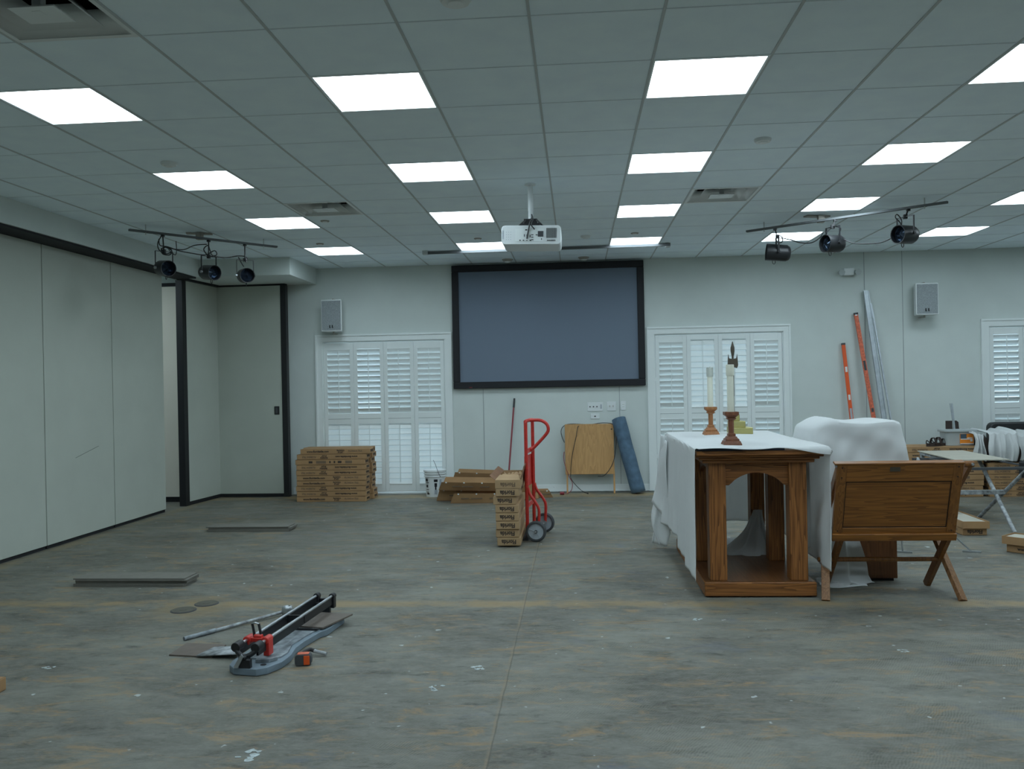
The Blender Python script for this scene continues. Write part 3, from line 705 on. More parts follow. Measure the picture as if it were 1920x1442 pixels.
def on(a, b, px):
    lo, hi = 0.0, 1.0
    for _ in range(40):
        mid = (lo+hi)/2; q = a.lerp(b, mid)-V(0, 0, 1.5); xx = 960+FPX*q.dot(_r)/q.dot(_f)
        if xx < px: lo = mid
        else: hi = mid
    return a.lerp(b, lo)
tops = []
for (A, B, tx, bx, by, d, lab) in (
    (LA, LB, 305, 308, 503, (0.75, -0.6, -0.12), 'black spotlight hanging left on the left track'),
    (LA, LB, 391, 392, 511, (0.85, -0.5, -0.12), 'black spotlight in the middle of the left track'),
    (LA, LB, 459, 460, 517, (0.55, -0.8, -0.08), 'black spotlight hanging right on the left track'),
    (RA, RB, 1453, 1458, 474, (-0.98, 0.1, 0.10), 'black spotlight seen side-on, leftmost on the right track'),
    (RA, RB, 1566, 1562, 457, (-0.97, -0.42, -0.02), 'black spotlight in the middle of the right track'),
    (RA, RB, 1703, 1698, 440, (-0.97, -0.48, -0.02), 'black spotlight hanging rightmost on the right track')):
    tp = on(A, B, tx); p = rayat(bx, by, Y=tp.y-0.02); tp = tp-V(0, 0, 0.01)
    q, T = spot(p, tp, d, lab, r=0.078 if tx < 1000 else 0.086, ln=0.20 if tx != 1453 else 0.235); tops.append((tp, p, T))
def cable(pts, lab, r=0.0055):
    m = MB(); m.tube(pts, r, n=6, smooth=5); tag(m.build('power_cable', M['black']), lab, 'cable')
def rr3(L, Y): return [rayat(x, y, Y=Y) for x, y in L]
y1, y2, y3 = tops[0][0].y, tops[1][0].y, tops[2][0].y
pts = []
for (x, y, f) in ((303, 442, 0), (296, 455, 0), (298, 468, 0), (310, 476, 0), (322, 472, 0), (316, 464, 0), (303, 466, 0), (305, 476, 0), (318, 478, 0), (322, 470, 0), (312, 464, 0.05), (326, 467, .3), (345, 468, .5), (365, 460, .8), (388, 458, 1)):
    pts.append(rayat(x, y, Y=y1+(y2-y1)*f-0.03))
cable(pts, 'black coiled cable looping above the left spotlights')
cable([rayat(x, y, Y=y1+(y2-y1)*f-0.05) for x, y, f in ((298, 448, 0), (300, 460, 0.0), (315, 463, .1), (335, 470, .35), (360, 475, .7), (385, 478, 1), (402, 470, 1), (406, 478, 1.05), (392, 480, 1), (382, 468, 1), (390, 460, 1), (394, 470, 1), (400, 480, 1.2), (425, 483, 1.5), (445, 480, 1.85), (459, 481, 2), (463, 486, 2), (452, 488, 2.0), (447, 482, 2), (452, 492, 2.0), (457, 500, 2.0))], 'black cable strung between middle and right spotlights of the left track')
cable([rayat(x, y, Y=y1-0.04) for x, y in ((330, 452), (331, 470), (328, 478), (316, 468))], 'short black cable dropping from the left ceiling junction box', 0.004)
z1, z2, z3 = tops[3][0].y, tops[4][0].y, tops[5][0].y
cable([rayat(x, y, Y=z1+(z2-z1)*f) for x, y, f in ((1455, 440, 0), (1466, 444, 0), (1467, 453, 0), (1459, 455, 0), (1457, 446, 0), (1480, 449, .25), (1500, 455, .45), (1522, 455, .7), (1538, 445, .85), (1543, 435, .9))], 'black cable sagging left of the middle right-track spotlight')
cable([rayat(x, y, Y=z2+(z3-z2)*f) for x, y, f in ((1550, 436, 0), (1562, 425, 0), (1576, 428, 0), (1573, 442, 0), (1583, 449, .15), (1600, 456, .3), (1630, 457, .5), (1655, 454, .7), (1676, 444, .85))], 'black cable sagging between the two right spotlights')
cable([rayat(x, y, Y=z3) for x, y in ((1690, 425), (1690, 412), (1682, 402), (1679, 408), (1688, 418), (1690, 428))], 'small black cable loop above the rightmost spotlight')

# ---------------------------------------------------------------- tile boxes
BL, BD, BH = 0.93, 0.222, 0.0695
def box_mesh(kind):
    b = MB(); b.box(-BL/2, BL/2, 0, BD, 0.0005, BH-0.0025)
    return b
def ink_long(kind):
    m = MB(); flip = kind == 'b'
    if kind == 'a':
        addtext(m, 'www.floridatile.com', 0.036, facing(-0.23, -0.0012, BH*0.5, sx=1.0), 0)
        addtext(m, 'Berkshire', 0.026, facing(0.075, -0.0012, BH*0.68), 0); addtext(m, '8"x36"', 0.026, facing(0.075, -0.0012, BH*0.32), 0)
        addtext(m, 'FLORIDA TILE', 0.03, facing(0.27, -0.0012, BH*0.55), 1)
    elif kind == 'b':
        addtext(m, 'www.floridatile.com', 0.036, facing(0.2, -0.0012, BH*0.5, True), 0)
        addtext(m, 'Berkshire', 0.026, facing(-0.1, -0.0012, BH*0.3, True), 0); addtext(m, '8"x36"', 0.026, facing(-0.1, -0.0012, BH*0.68, True), 0)
        addtext(m, 'FLORIDA TILE', 0.03, facing(-0.3, -0.0012, BH*0.5, True), 1)
    else:
        for x, w in ((-0.26, 0.05), (0.0, 0.02), (0.06, 0.02), (0.13, 0.05)): m.box(x-w/2, x+w/2, -0.0014, 0, BH*0.3, BH*0.7)
        m.mi = 1
        for x, w in ((-0.12, 0.13), (0.25, 0.09)): m.box(x-w/2, x+w/2, -0.0014, 0, BH*0.25, BH*0.75)
    m.mi = 1
    m.box(-BL/2+0.001, BL/2-0.001, -0.0008, 0, BH*0.965, BH*0.985)
    return m
def end_ink(m):       # lettering on the short ends, upside down
    for sg in (-1, 1):
        T = Matrix.Translation((sg*(BL/2+0.0012), BD/2, BH*0.5)) @ Matrix.Rotation(sg*PI/2, 4, 'Z') @ Matrix.Rotation(PI/2, 4, 'X') @ Matrix.Rotation(PI, 4, 'Z')
        addtext(m, 'Florida', 0.05, T, 0)
protos = {}
def tilebox(kind, loc, rz, lab, group, mt='card'):
    if (kind, mt) in protos: o = copy_tree(protos[(kind, mt)])
    else:
        o = thing('tile_box', (0, 0, 0), '', 'cardboard box')
        b = box_mesh(kind); b.build('carton', M[mt], o, world=False, bev=0.005)
        m = ink_long(kind); end_ink(m); m.build('printing', [M['ink'], M['inkL']], o, world=False, fix=False)
        protos[(kind, mt)] = o
    o.location = loc; o.rotation_euler = (0, 0, rz); o['label'] = lab; o['group'] = group; return o
ordn = ['bottom', 'second from the bottom', 'third from the bottom', 'fourth from the bottom', 'fifth from the bottom', 'sixth from the bottom', 'seventh from the bottom', 'eighth from the bottom', 'ninth from the bottom', 'topmost']
kinds = 'abbaabbcba'
offs = [0.0, 0.0, -0.008, 0.004, 0.004, -0.002, 0.003, -0.008, 0.012, 0.06]
for k in range(10):
    tilebox(kinds[k], (-3.235+offs[k], 10.98+random.uniform(-.006, .006), BH*k), random.uniform(-.006, .006), 'brown tile box by the left window, %s of the front column' % ordn[k], 'tile boxes stacked by the left window')
for k in range(10):
    tilebox(kinds[(k+3) % 10], (-3.215+random.uniform(-.015, .02), 11.245, BH*k), random.uniform(-.01, .01), 'brown tile box by the left window, %s of the rear column' % ordn[k], 'tile boxes stacked by the left window')
# boxes on the hand truck, ends towards the camera
hx = [-0.640, -0.656, -0.650, -0.657, -0.653, -0.678, -0.650]
BH2 = 0.0755/BH
for k in range(7):
    o = tilebox('b' if k % 2 else 'a', (hx[k]-BD/2, 7.81+BL/2+random.uniform(-0.01, 0.015), 0.012+BH*BH2*k), PI/2 + PI + random.uniform(-.01, .01) + (0.015 if k == 5 else 0), 'tile box on the red hand truck, %s of the stack' % ordn[k], 'tile boxes on the hand truck', 'cardL')
    o.location = (hx[k]-BD/2, o.location.y, o.location.z); o.scale = (1, 0.97, BH2)
def open_box(name, loc, rz, L, W, Hh, flap, lab, mt='cardL', flat=None, group=None, mi='cardD', tilt=(0, 0), contents=None):
    t = thing(name, loc, lab, 'cardboard box', group, rz); t.rotation_euler = (tilt[0], tilt[1], rz)
    m = MB(); e = 0.004
    m.box(-L/2, L/2, -W/2, W/2, 0, e); m.box(-L/2, L/2, -W/2, -W/2+e, e, Hh); m.box(-L/2, L/2, W/2-e, W/2, e, Hh); m.box(-L/2, -L/2+e, -W/2+e, W/2-e, e, Hh); m.box(L/2-e, L/2, -W/2+e, W/2-e, e, Hh)
    m.build('carton', [M[mt]], t, world=False)
    for sy, ang, ln in flap:
        m = MB(); c = V(0, sy*W/2, Hh); dy = V(0, sy*math.sin(ang), math.cos(ang))*ln
        m.prism([(-L/2, 0), (L/2, 0), (L/2-0.02, 1), (-L/2+0.02, 1)], 0, e, lambda u, v, w, c=c, dy=dy: (u, c.y+dy.y*v-sy*w*math.cos(ang), c.z+dy.z*v+w*math.sin(ang)))
        m.build('flap', M[mi], t, world=False)
    if contents:
        m = MB(); m.box(-L/2+.01, L/2-.01, -W/2+.01, W/2-.01, 0.005, Hh*0.85); m.build('lining', contents, t, world=False)
    return t
# topmost, opened box on the truck (length along Y)
tb = open_box('tile_box', (-0.645, 7.81+BL/2, 0.012+BH*BH2*7), PI/2, BL, 0.235, 0.074, [(1, 0.9, 0.07), (-1, 0.25, 0.13)], 'opened cardboard tile box with raised flaps on top of the hand truck stack', 'cardL')
m = MB()
m.prism([(-0.118, 0), (0.118, 0), (0.085, 1), (-0.085, 1)], 0, 0.004, lambda u, v, w: (-BL/2+v*0.13, u, 0.074+v*0.035+w)); m.build('flap', M['cardL'], tb, world=False)
m = MB()
def crumple(u, v):
    return (-0.28+0.62*u, -0.10+0.20*v, 0.045+0.02*math.sin(u*19+v*7)+0.014*math.sin(u*37-v*23))
m.grid(crumple, 30, 10, smooth=False); m.build('packing_paper', M['cardL'], tb, world=False, solid=0.002, fix=False)
m = MB(); addtext(m, 'Florida', 0.05, Matrix.Translation((-BL/2-0.0015, 0, 0.036)) @ Matrix.Rotation(-PI/2, 4, 'Z') @ Matrix.Rotation(PI/2, 4, 'X') @ Matrix.Rotation(PI, 4, 'Z'), 0); m.build('printing', M['inkL'], tb, world=False, fix=False)
# right-hand stacks along the wall
rk = 'babcbabab'
for k in range(9):
    tilebox(rk[k], (4.50+random.uniform(-.008, .008)+(0.02 if k == 8 else 0), 10.87, BH*k), random.uniform(-.005, .005), 'brown tile box under the sandals, %s of its stack' % (ordn[k] if k < 8 else 'topmost'), 'tile boxes stacked right of the lectern')
for k in range(6):
    tilebox('b', (5.49+random.uniform(-.01, .01), 10.86, BH*k), random.uniform(-.005, .005), 'brown tile box under the covered black armchair, %s of its stack' % (ordn[k] if k < 5 else 'topmost'), 'tile boxes stacked at the right edge')
# second row behind to carry the chair and tub
for k in range(9): tilebox('a', (4.52, 11.10, BH*k), 0, 'brown tile box behind the sandals stack, %s of rear column' % (ordn[k] if k < 8 else 'topmost'), 'tile boxes hidden behind the sandals stack')
for k in range(6): tilebox('a', (5.49, 11.09, BH*k), 0, 'brown tile box under the armchair, %s of the middle column' % (ordn[k] if k < 5 else 'topmost'), 'tile boxes hidden under the armchair')
for k in range(6): tilebox('a', (5.49, 11.32, BH*k), 0, 'brown tile box under the armchair, %s of the rear column' % (ordn[k] if k < 5 else 'topmost'), 'tile boxes hidden under the armchair')
# two boxes on floor under the stand and two at right edge
tilebox('a', (3.67-0.0, 8.27+BL/2, 0), PI/2+0.02+PI, '', '').location = (3.56+0.01, 8.27+BL/2, 0)
bb = [o for o in C.objects if o.name.startswith('tile_box')][-1]
bb['label'] = 'lower tile box on the floor between bench and metal work stand'; bb['group'] = 'two tile boxes under the work stand'
open_box('tile_box', (3.70, 8.23+BL/2, BH+0.001), PI/2-0.03, BL, 0.235, 0.066, [], 'opened upper tile box on the floor between bench and work stand', 'card', group='two tile boxes under the work stand', contents=M['pboard'])
dr = V(3.72-3.58, 7.33-7.49, 0).normalized(); ang = math.atan2(dr.y, dr.x)
oo = tilebox('a', (0, 0, 0), ang, 'lower tile box at the right edge, nearest to the camera', 'two tile boxes at the right edge'); oo.location = V(3.60, 7.50, 0)+dr*BL/2
pn = V(-dr.y, dr.x, 0)
open_box('tile_box', tuple(V(3.565, 7.50, BH+0.001)+dr*BL/2+pn*0.115), ang, BL, 0.235, 0.066, [], 'opened upper tile box at the right edge, nearest to the camera', 'card', group='two tile boxes at the right edge', contents=M['pboard'])
tilebox('a', (-2.912, 4.117-BL/2, 0), PI/2, 'cardboard box cut off at the lower left edge of the view', 'box at the left edge')

# ---------------------------------------------------------------- discarded open cartons
def trough(loc, rz, L, W, Hh, lab, spread=0.35, tilt=(0, 0), mt='cardD'):
    t = thing('empty_carton', loc, lab, 'cardboard box', 'emptied cartons in a pile', rz); t.rotation_euler = (tilt[0], tilt[1], rz)
    e = 0.005
    m = MB(); m.box(-L/2, L/2, -W/2, W/2, 0, e); m.build('bottom', M['cardD'], t, world=False)
    for sy in (-1, 1):
        s = spread if sy < 0 else spread*0.6
        m = MB(); m.prism([(-L/2, 0), (L/2, 0), (L/2, 1), (-L/2+0.0, 1)], 0, e, lambda u, v, w: (u+0.05*v*(1 if u < 0 else -1), sy*(W/2+v*Hh*math.sin(s)-w), e+v*Hh*math.cos(s)))
        so = m.build('side_wall', M['card'], t, world=False)
        if sy < 0:
            m = MB()
            for k, w in ((-0.25, .1), (-0.1, .14), (0.12, .12)):
                yy = -(W/2+Hh*0.5*math.sin(s))-0.001; m.bar((k-w/2, yy, e+Hh*0.5*math.cos(s)), (k+w/2, yy, e+Hh*0.5*math.cos(s)), 0.002, 0.02)
            m.build('printing', M['inkL'], so, world=False)
            m = MB()
            for k in range(4):
                xx = -L/2+0.1+k*0.23; yy = -(W/2+Hh*math.sin(s)); m.box(xx, xx+0.018, yy-0.003, yy+0.004, Hh*math.cos(s)-0.008, Hh*math.cos(s)+0.006)
            m.build('torn_paper', M['plastic'], so, world=False)
    return t
trough((-1.18, 10.80, 0.0), 0.0, 0.88, 0.16, 0.13, 'empty brown carton lying at the bottom front of the discarded pile')
trough((-1.36, 11.02, 0.0), -0.05, 0.95, 0.15, 0.15, 'empty dark carton lying under the pile behind the front one')
trough((-1.30, 10.90, 0.155), -0.03, 0.96, 0.20, 0.13, 'empty open carton with white torn bits across the pile top', 0.5, tilt=(0.08, 0.02))
trough((-1.18, 11.22, 0.20), -0.06, 0.95, 0.20, 0.15, 'empty carton with raised rear flap at the back of the pile', 0.3, tilt=(0.05, 0.04))
t = trough((-0.55, 11.22, 0.0), 0.15, 0.42, 0.12, 0.10, 'crumpled short carton scrap behind the hand truck')
trough((-0.78, 11.10, 0.0), -0.3, 0.5, 0.18, 0.2, 'torn carton piece behind the hand truck stack')

# ---------------------------------------------------------------- hand truck
t = thing('hand_truck', (-0.375, 8.335, 0), 'red steel hand truck with grey wheels carrying tile boxes', 'hand truck', rz=-math.radians(7))
def P(m, name, mt='red', par=None, **k): return m.build(name, M[mt], par or t, world=False, **k)
rx = -0.095
for sy in (-1, 1):
    m = MB(); m.cyl((rx, sy*0.19, 0.02), (rx, sy*0.19, 1.10), 0.017, n=14); P(m, 'rail')
m = MB(); m.tube([(rx, -0.19, 1.09), (rx, -0.19, 1.125), (rx, -0.165, 1.14), (rx, 0.165, 1.14), (rx, 0.19, 1.125), (rx, 0.19, 1.09)], 0.017, n=12); P(m, 'top_bar')
m = MB(); m.tube([(rx, 0, 1.14), (rx+0.09, 0, 1.142), (rx+0.14, 0, 1.13), (rx+0.18, 0, 1.095), (rx+0.19, 0, 1.045), (rx+0.165, 0, 1.0), (rx+0.10, 0, 0.93), (rx+0.035, 0, 0.865), (rx, 0, 0.845)], 0.016, n=12); P(m, 'handle')
for z in (0.85, 0.33, 0.10):
    m = MB(); m.bar((rx, -0.19, z), (rx, 0.19, z), 0.02, 0.04); P(m, 'cross_bar')
m = MB(); m.box(rx-0.02, rx-0.014, -0.185, 0.185, 0.50, 0.80); P(m, 'back_plate')
m = MB(); m.box(rx-0.27, rx, -0.22, 0.22, 0.0, 0.010); m.box(rx-0.01, rx+0.01, -0.22, 0.22, 0.0, 0.1); P(m, 'toe_plate', 'rubber')
for sy in (-1, 1):
    m = MB(); m.tube([(rx+0.01, sy*0.19, 0.50), (rx+0.03, sy*0.19, 0.44), (rx+0.08, sy*0.195, 0.37), (rx+0.115, sy*0.2, 0.30), (rx+0.115, sy*0.205, 0.20), (rx+0.108, sy*0.21, 0.105)], 0.014, n=10); P(m, 'wheel_brace')
m = MB(); m.cyl((0.0, -0.30, 0.098), (0.0, 0.30, 0.098), 0.009); m.bar((0.0, -0.21, 0.098), (0.02, -0.21, 0.12), 0.03, 0.03); m.bar((0.0, 0.21, 0.098), (0.02, 0.21, 0.12), 0.03, 0.03); P(m, 'axle', 'steel')
for sy in (-1, 1):
    m = MB(); R_, c0, c1 = 0.098, sy*0.235, sy*0.285
    prof = [(0.074, c0), (0.088, c0), (0.098, c0+(c1-c0)*0.2), (0.098, c0+(c1-c0)*0.8), (0.088, c1), (0.074, c1)]
    rings = [[m.pt((r*math.cos(2*PI*k/32), y, 0.098+r*math.sin(2*PI*k/32))) for k in range(32)] for r, y in prof]
    for A, B in zip(rings, rings[1:]+rings[:1]):
        for k in range(32): m.face((A[k], A[(k+1) % 32], B[(k+1) % 32], B[k]), True)
    w = P(m, 'wheel', 'rubber')
    m = MB(); m.cyl((0, c0+sy*0.015, 0.098), (0, c1-sy*0.012, 0.098), 0.075, n=32); P(m, 'wheel_disc', 'hub', w)
    m = MB(); m.cyl((0, c0, 0.098), (0, c1+sy*0.006, 0.098), 0.014); P(m, 'hub_cap', 'rubber', w)
    m = MB()
    for k in range(5):
        a0 = 0.3+k*2*PI/5; m.bar((0.016*math.cos(a0), c1-sy*0.010, 0.098+0.016*math.sin(a0)), (0.072*math.cos(a0), c1-sy*0.010, 0.098+0.072*math.sin(a0)), 0.006, 0.008, up=(0, 1, 0))
    P(m, 'spokes', 'hub', w)

# ---------------------------------------------------------------- broom
t = thing('broom', (-0.93, 11.35, 0), 'broom with a dark red handle and black grip leaning on the wall', 'broom')
a = V(-0.945, 11.35, 0.06); b = V(-0.853, 11.70, 1.30)
m = MB(); m.cyl(a, a.lerp(b, 0.9), 0.012, n=10); m.build('handle', M['redD'], t)
m = MB(); m.cyl(a.lerp(b, 0.9), a.lerp(b, 1.0), 0.015, 0.013, n=10); m.build('grip', M['black'], t)
m = MB(); m.box(-1.06, -0.83, 11.32, 11.38, 0.03, 0.07); m.box(-1.05, -0.84, 11.325, 11.375, 0.0, 0.03); m.build('brush_head', M['black'], t)

# ---------------------------------------------------------------- bucket
t = thing('bucket', (-1.935, 11.45, 0), 'white plastic bucket with black printing and a wire handle', 'bucket')
m = MB(); o = (-1.935, 11.45, 0)
m.lathe([(0.120, 0), (0.138, 0.27), (0.151, 0.272), (0.151, 0.280), (0.139, 0.283), (0.140, 0.305), (0.153, 0.307), (0.153, 0.315), (0.141, 0.32), (0.142, 0.335), (0.156, 0.338), (0.156, 0.36), (0.146, 0.362)], o, 32); m.build('pail', M['plastic'], t)
m = MB()
def onb(m, a0, a1, z0, z1):
    def fn(u, v):
        an = a0+(a1-a0)*u; z = z0+(z1-z0)*v; r = 0.1215+0.018*z/0.27+0.0012
        return (o[0]+r*math.sin(an), o[1]-r*math.cos(an), z)
    m.grid(fn, 6, 1)
for a0, a1, z0, z1 in ((-0.95, -0.62, .21, .25), (-0.9, -0.5, .19, .2), (-0.9, -0.62, .13, .165), (-0.9, -0.55, .10, .107), (-0.85, -0.5, .035, .055), (-0.8, -0.6, .06, .07), (0.05, 0.42, .205, .24), (0.1, 0.36, .14, .19), (0.15, .3, .10, .15)): onb(m, a0, a1, z0, z1)
m.build('printing', M['black'], t)
m = MB()
for a0, a1, z0, z1 in ((0.1, .4, .04, .1), (0.6, .85, .12, .24)): onb(m, a0, a1, z0, z1)
m.build('small_print', M['hub'], t)
m = MB(); m.tube([(-1.84, 11.33, 0.27), (-1.87, 11.30, 0.35), (-1.90, 11.30, 0.44), (-1.93, 11.31, 0.50)], 0.003, n=6); m.build('wire_handle', M['rubber'], t)

# ---------------------------------------------------------------- plywood board on legs (folded table)
t = thing('folded_table', (0.17, 11.55, 0), 'light plywood tabletop on edge with short legs, leaning on wall', 'folding table')
sl = lambda z: 11.50+z*0.14
m = MB(); z0, z1 = 0.262, 0.935; 
m.prism([(sl(z0), z0), (sl(z1), z1), (sl(z1)+0.02, z1), (sl(z0)+0.02, z0)], -0.168, 0.492, lambda u, v, w: (w, u, v)); m.build('tabletop', M['ply'], t, bev=0.003)
for x in (-0.145, 0.485):
    m = MB(); m.bar((x, sl(0.0)+0.02, 0.003), (x, sl(0.3)+0.035, 0.30), 0.022, 0.035); m.build('leg', M['ply'], t)
m = MB(); m.box(0.455, 0.475, sl(.84)-0.003, sl(.84)+0.004, 0.855, 0.870); m.build('hole', M['black'], t)
def W(L): return [rayat(x, y, Y=yy) for x, y, yy in L]
m = MB(); m.tube(W([(1058.5, 830, 11.56), (1054, 820, 11.6), (1052, 808, 11.63), (1057, 799, 11.66), (1070, 795, 11.66), (1105, 796, 11.66), (1130, 793, 11.66), (1150, 796, 11.62), (1156, 812, 11.57), (1155, 835, 11.54), (1151, 862, 11.51), (1143, 880, 11.49), (1132, 892, 11.49), (1121, 893, 11.50)]), 0.005, n=6, smooth=5); tag(m.build('extension_cord', M['black']), 'black cord looping over and around the plywood tabletop', 'cord')
m = MB(); m.tube(W([(1085, 799, 11.62), (1083, 802, 11.59), (1080, 820, 11.57), (1076, 838, 11.55), (1072, 860, 11.53), (1070, 888, 11.50), (1071, 898, 11.50), (1080, 910, 11.5), (1092, 921, 11.5), (1101, 925, 11.46)]), 0.005, n=6, smooth=5); m.tube(W([(1101, 925, 11.46), (1103, 925.5, 11.45)]), 0.009, n=8)
tag(m.build('extension_cord', M['black']), 'black extension cord hanging down the front of the plywood tabletop', 'cord')
m = MB(); m.tube(W([(1058, 847, 11.55), (1057, 860, 11.53), (1062, 880, 11.5), (1068, 895, 11.49), (1073, 905, 11.47), (1072, 918, 11.46), (1066, 924, 11.42), (1058, 925.5, 11.40)]), 0.0045, n=6, smooth=5); m.tube(W([(1058, 925, 11.40), (1050, 925, 11.40)]), 0.02, n=8)
tag(m.build('extension_cord', M['redD']), 'dark red cord hanging at the left edge of the plywood tabletop', 'cord')

# ---------------------------------------------------------------- underlay roll
a = V(0.805, 11.52, 0.02); b = V(0.565, 11.62, 1.0); d = (b-a).normalized(); L = (b-a).length
m = MB(); xx = d.cross(V(0, 1, 0)).normalized(); yy = d.cross(xx)
def roll(u, v):
    an = u*2*PI*3.6; r = 0.094-0.0105*u*3.6*0.45
    wob = 1+0.05*math.sin(an*1+v*3)+0.02*math.sin(v*17)
    e = 0.02*math.sin(an) if v > 0.97 else 0
    return a+d*(L*v+e)+(xx*math.cos(an)+yy*math.sin(an))*r*wob
m.grid(roll, 120, 14)
tag(m.build('underlay_roll', M['carpet'], solid=0.006), 'roll of blue-grey underlay leaning on the wall beside the plywood', 'roll')

# ---------------------------------------------------------------- levels and straightedges
def level(a, b, w, mt, lab, spots, name='spirit_level', cap=True):
    a = V(*a); b = V(*b); d = (b-a).normalized(); t = thing(name, tuple(a), lab, 'spirit level')
    m = MB(); sd = V(1, 0, 0); sd = (sd-d*sd.dot(d)).normalized(); n = d.cross(sd)
    m.bar(a, b, w, 0.022, up=n); m.build('beam', M[mt], t)
    for f, ln, mm in spots:
        q = a.lerp(b, f); m = MB(); m.bar(q-d*ln/2-n*0.0, q+d*ln/2, w*0.6, 0.026, up=n); v = m.build('vial_window', M[mm], t)
    if cap:
        m = MB(); m.bar(b-d*0.025, b, w+0.004, 0.026, up=n); m.build('end_cap', M['rubber'], t)
level((3.70, 11.56, 0.0), (3.565, 11.69, 1.96), 0.045, 'orange', 'bright orange spirit level leaning on the wall, shortest tool', [(0.82, 0.07, 'plastic'), (0.63, 0.07, 'plastic'), (0.52, 0.14, 'hub'), (.42, .06, 'plastic')])
level((4.02, 11.5, 0.0), (3.735, 11.69, 2.36), 0.05, 'orangeW', 'long worn orange spirit level leaning on the wall', [(0.99, 0.03, 'plastic'), (0.70, 0.13, 'rubber'), (0.45, 0.05, 'rubber')])
m = MB(); a = V(4.12, 11.48, 0); b = V(3.87, 11.69, 2.65); m.bar(a, b, 0.045, 0.03, up=(0, 1, 0)); m.bar(a+V(-.028, -.012, 0), b+V(-.028, -.012, 0), 0.012, 0.03, up=(0, 1, 0)); m.bar(a+V(.028, -.012, 0), b+V(.028, -.012, 0), 0.008, 0.02, up=(0, 1, 0)); tag(m.build('metal_channel', M['galv']), 'tall wide galvanised metal channel leaning on the wall', 'metal channel')
m = MB(); a = V(4.22, 11.45, 0); b = V(3.94, 11.70, 2.48); m.bar(a, b, 0.02, 0.02, up=(0, 1, 0)); tag(m.build('metal_rod', M['galv']), 'thin metal strip leaning right of the wide metal channel', 'metal strip')

# ---------------------------------------------------------------- altar table
AX0, AX1, AY0, AY1 = 0.857, 1.613, 5.96, 7.63
t = thing('altar_table', (1.235, 6.8, 0), 'oak altar table with arched apron, partly covered by white cloth', 'table')
m = MB(); m.box(AX0, AX1, AY0, AY1, 0.008, 0.105); m.build('plinth', M['oakX'], t, bev=0.006)
m = MB(); m.box(AX0+0.01, AX1-0.01, AY0+0.01, AY1-0.01, 0.105, 0.107); m.build('plinth_top', M['oakY'], t)
m = MB(); m.box(AX0+0.03, AX1-0.03, AY0+0.03, AY1-0.03, 0.0, 0.01); m.build('underside', M['blackm'], t)
lw = 0.118
for x in (AX0+0.045, AX1-0.045-lw):
    for y in (6.0, 6.66, 7.34):
        m = MB(); m.box(x, x+lw, y, y+lw, 0.107, 0.945); m.build('leg', M['oak'], t, bev=0.005)
def arch(x0, x1, zt, zc, za):
    P_ = [(x0, zt), (x1, zt), (x1, zc), (x1-0.03, zc)]
    n = 14; 
    for k in range(n+1):
        a = k/n; x = x1-0.045-(x1-x0-0.09)*a; P_.append((x, zc+0.012+(za-zc-0.012)*math.sin(PI*a)**0.75))
    P_ += [(x0+0.03, zc), (x0, zc)]; return P_
xa, xb = AX0+0.045+lw, AX1-0.045-lw
for y in (6.03, 7.38):
    m = MB(); pol = arch(xa-0.005, xb+0.005, 0.945, 0.765, 0.852); n = len(pol)
    top = [(x, 0.945) for x, z in pol]
    m.prism(pol, y, y+0.03, lambda u, v, w: (u, w, v)); m.build('arched_apron', M['oakX'], t)
for x in (AX0+0.075, AX1-0.105):
    for ya, yb in ((6.0+lw, 6.66), (6.66+lw, 7.34)):
        m = MB(); m.prism(arch(ya-0.005, yb+0.005, 0.945, 0.80, 0.87), x, x+0.03, lambda u, v, w: (w, u, v)); m.build('arched_apron', M['oakY'], t)
for k, (e, z0, z1) in enumerate(((0.0, 0.925, 0.950), (0.028, 0.950, 0.968), (0.05, 0.968, 0.985))):
    m = MB(); m.box(AX0-e-0.0, AX1+e, AY0-e, AY1+e, z0, z1); m.build('moulding', M['oakX'], t, bev=0.006)
m = MB(); m.box(AX0-0.05, AX1+0.078, AY0-0.08, AY1+0.09, 0.985, 1.018); m.build('tabletop', M['oakX'], t, bev=0.004)
m = MB(); TX0, TX1, TY0, TY1 = AX0-0.052, AX1+0.08, AY0-0.082, AY1+0.092
m.box(TX0+0.003, TX1-0.30, TY0-0.004, TY1-0.01, 1.018, 1.034)
tag(m.build('felt_pad', M['navy']), 'dark navy pad between altar top and white cloth', 'table pad')

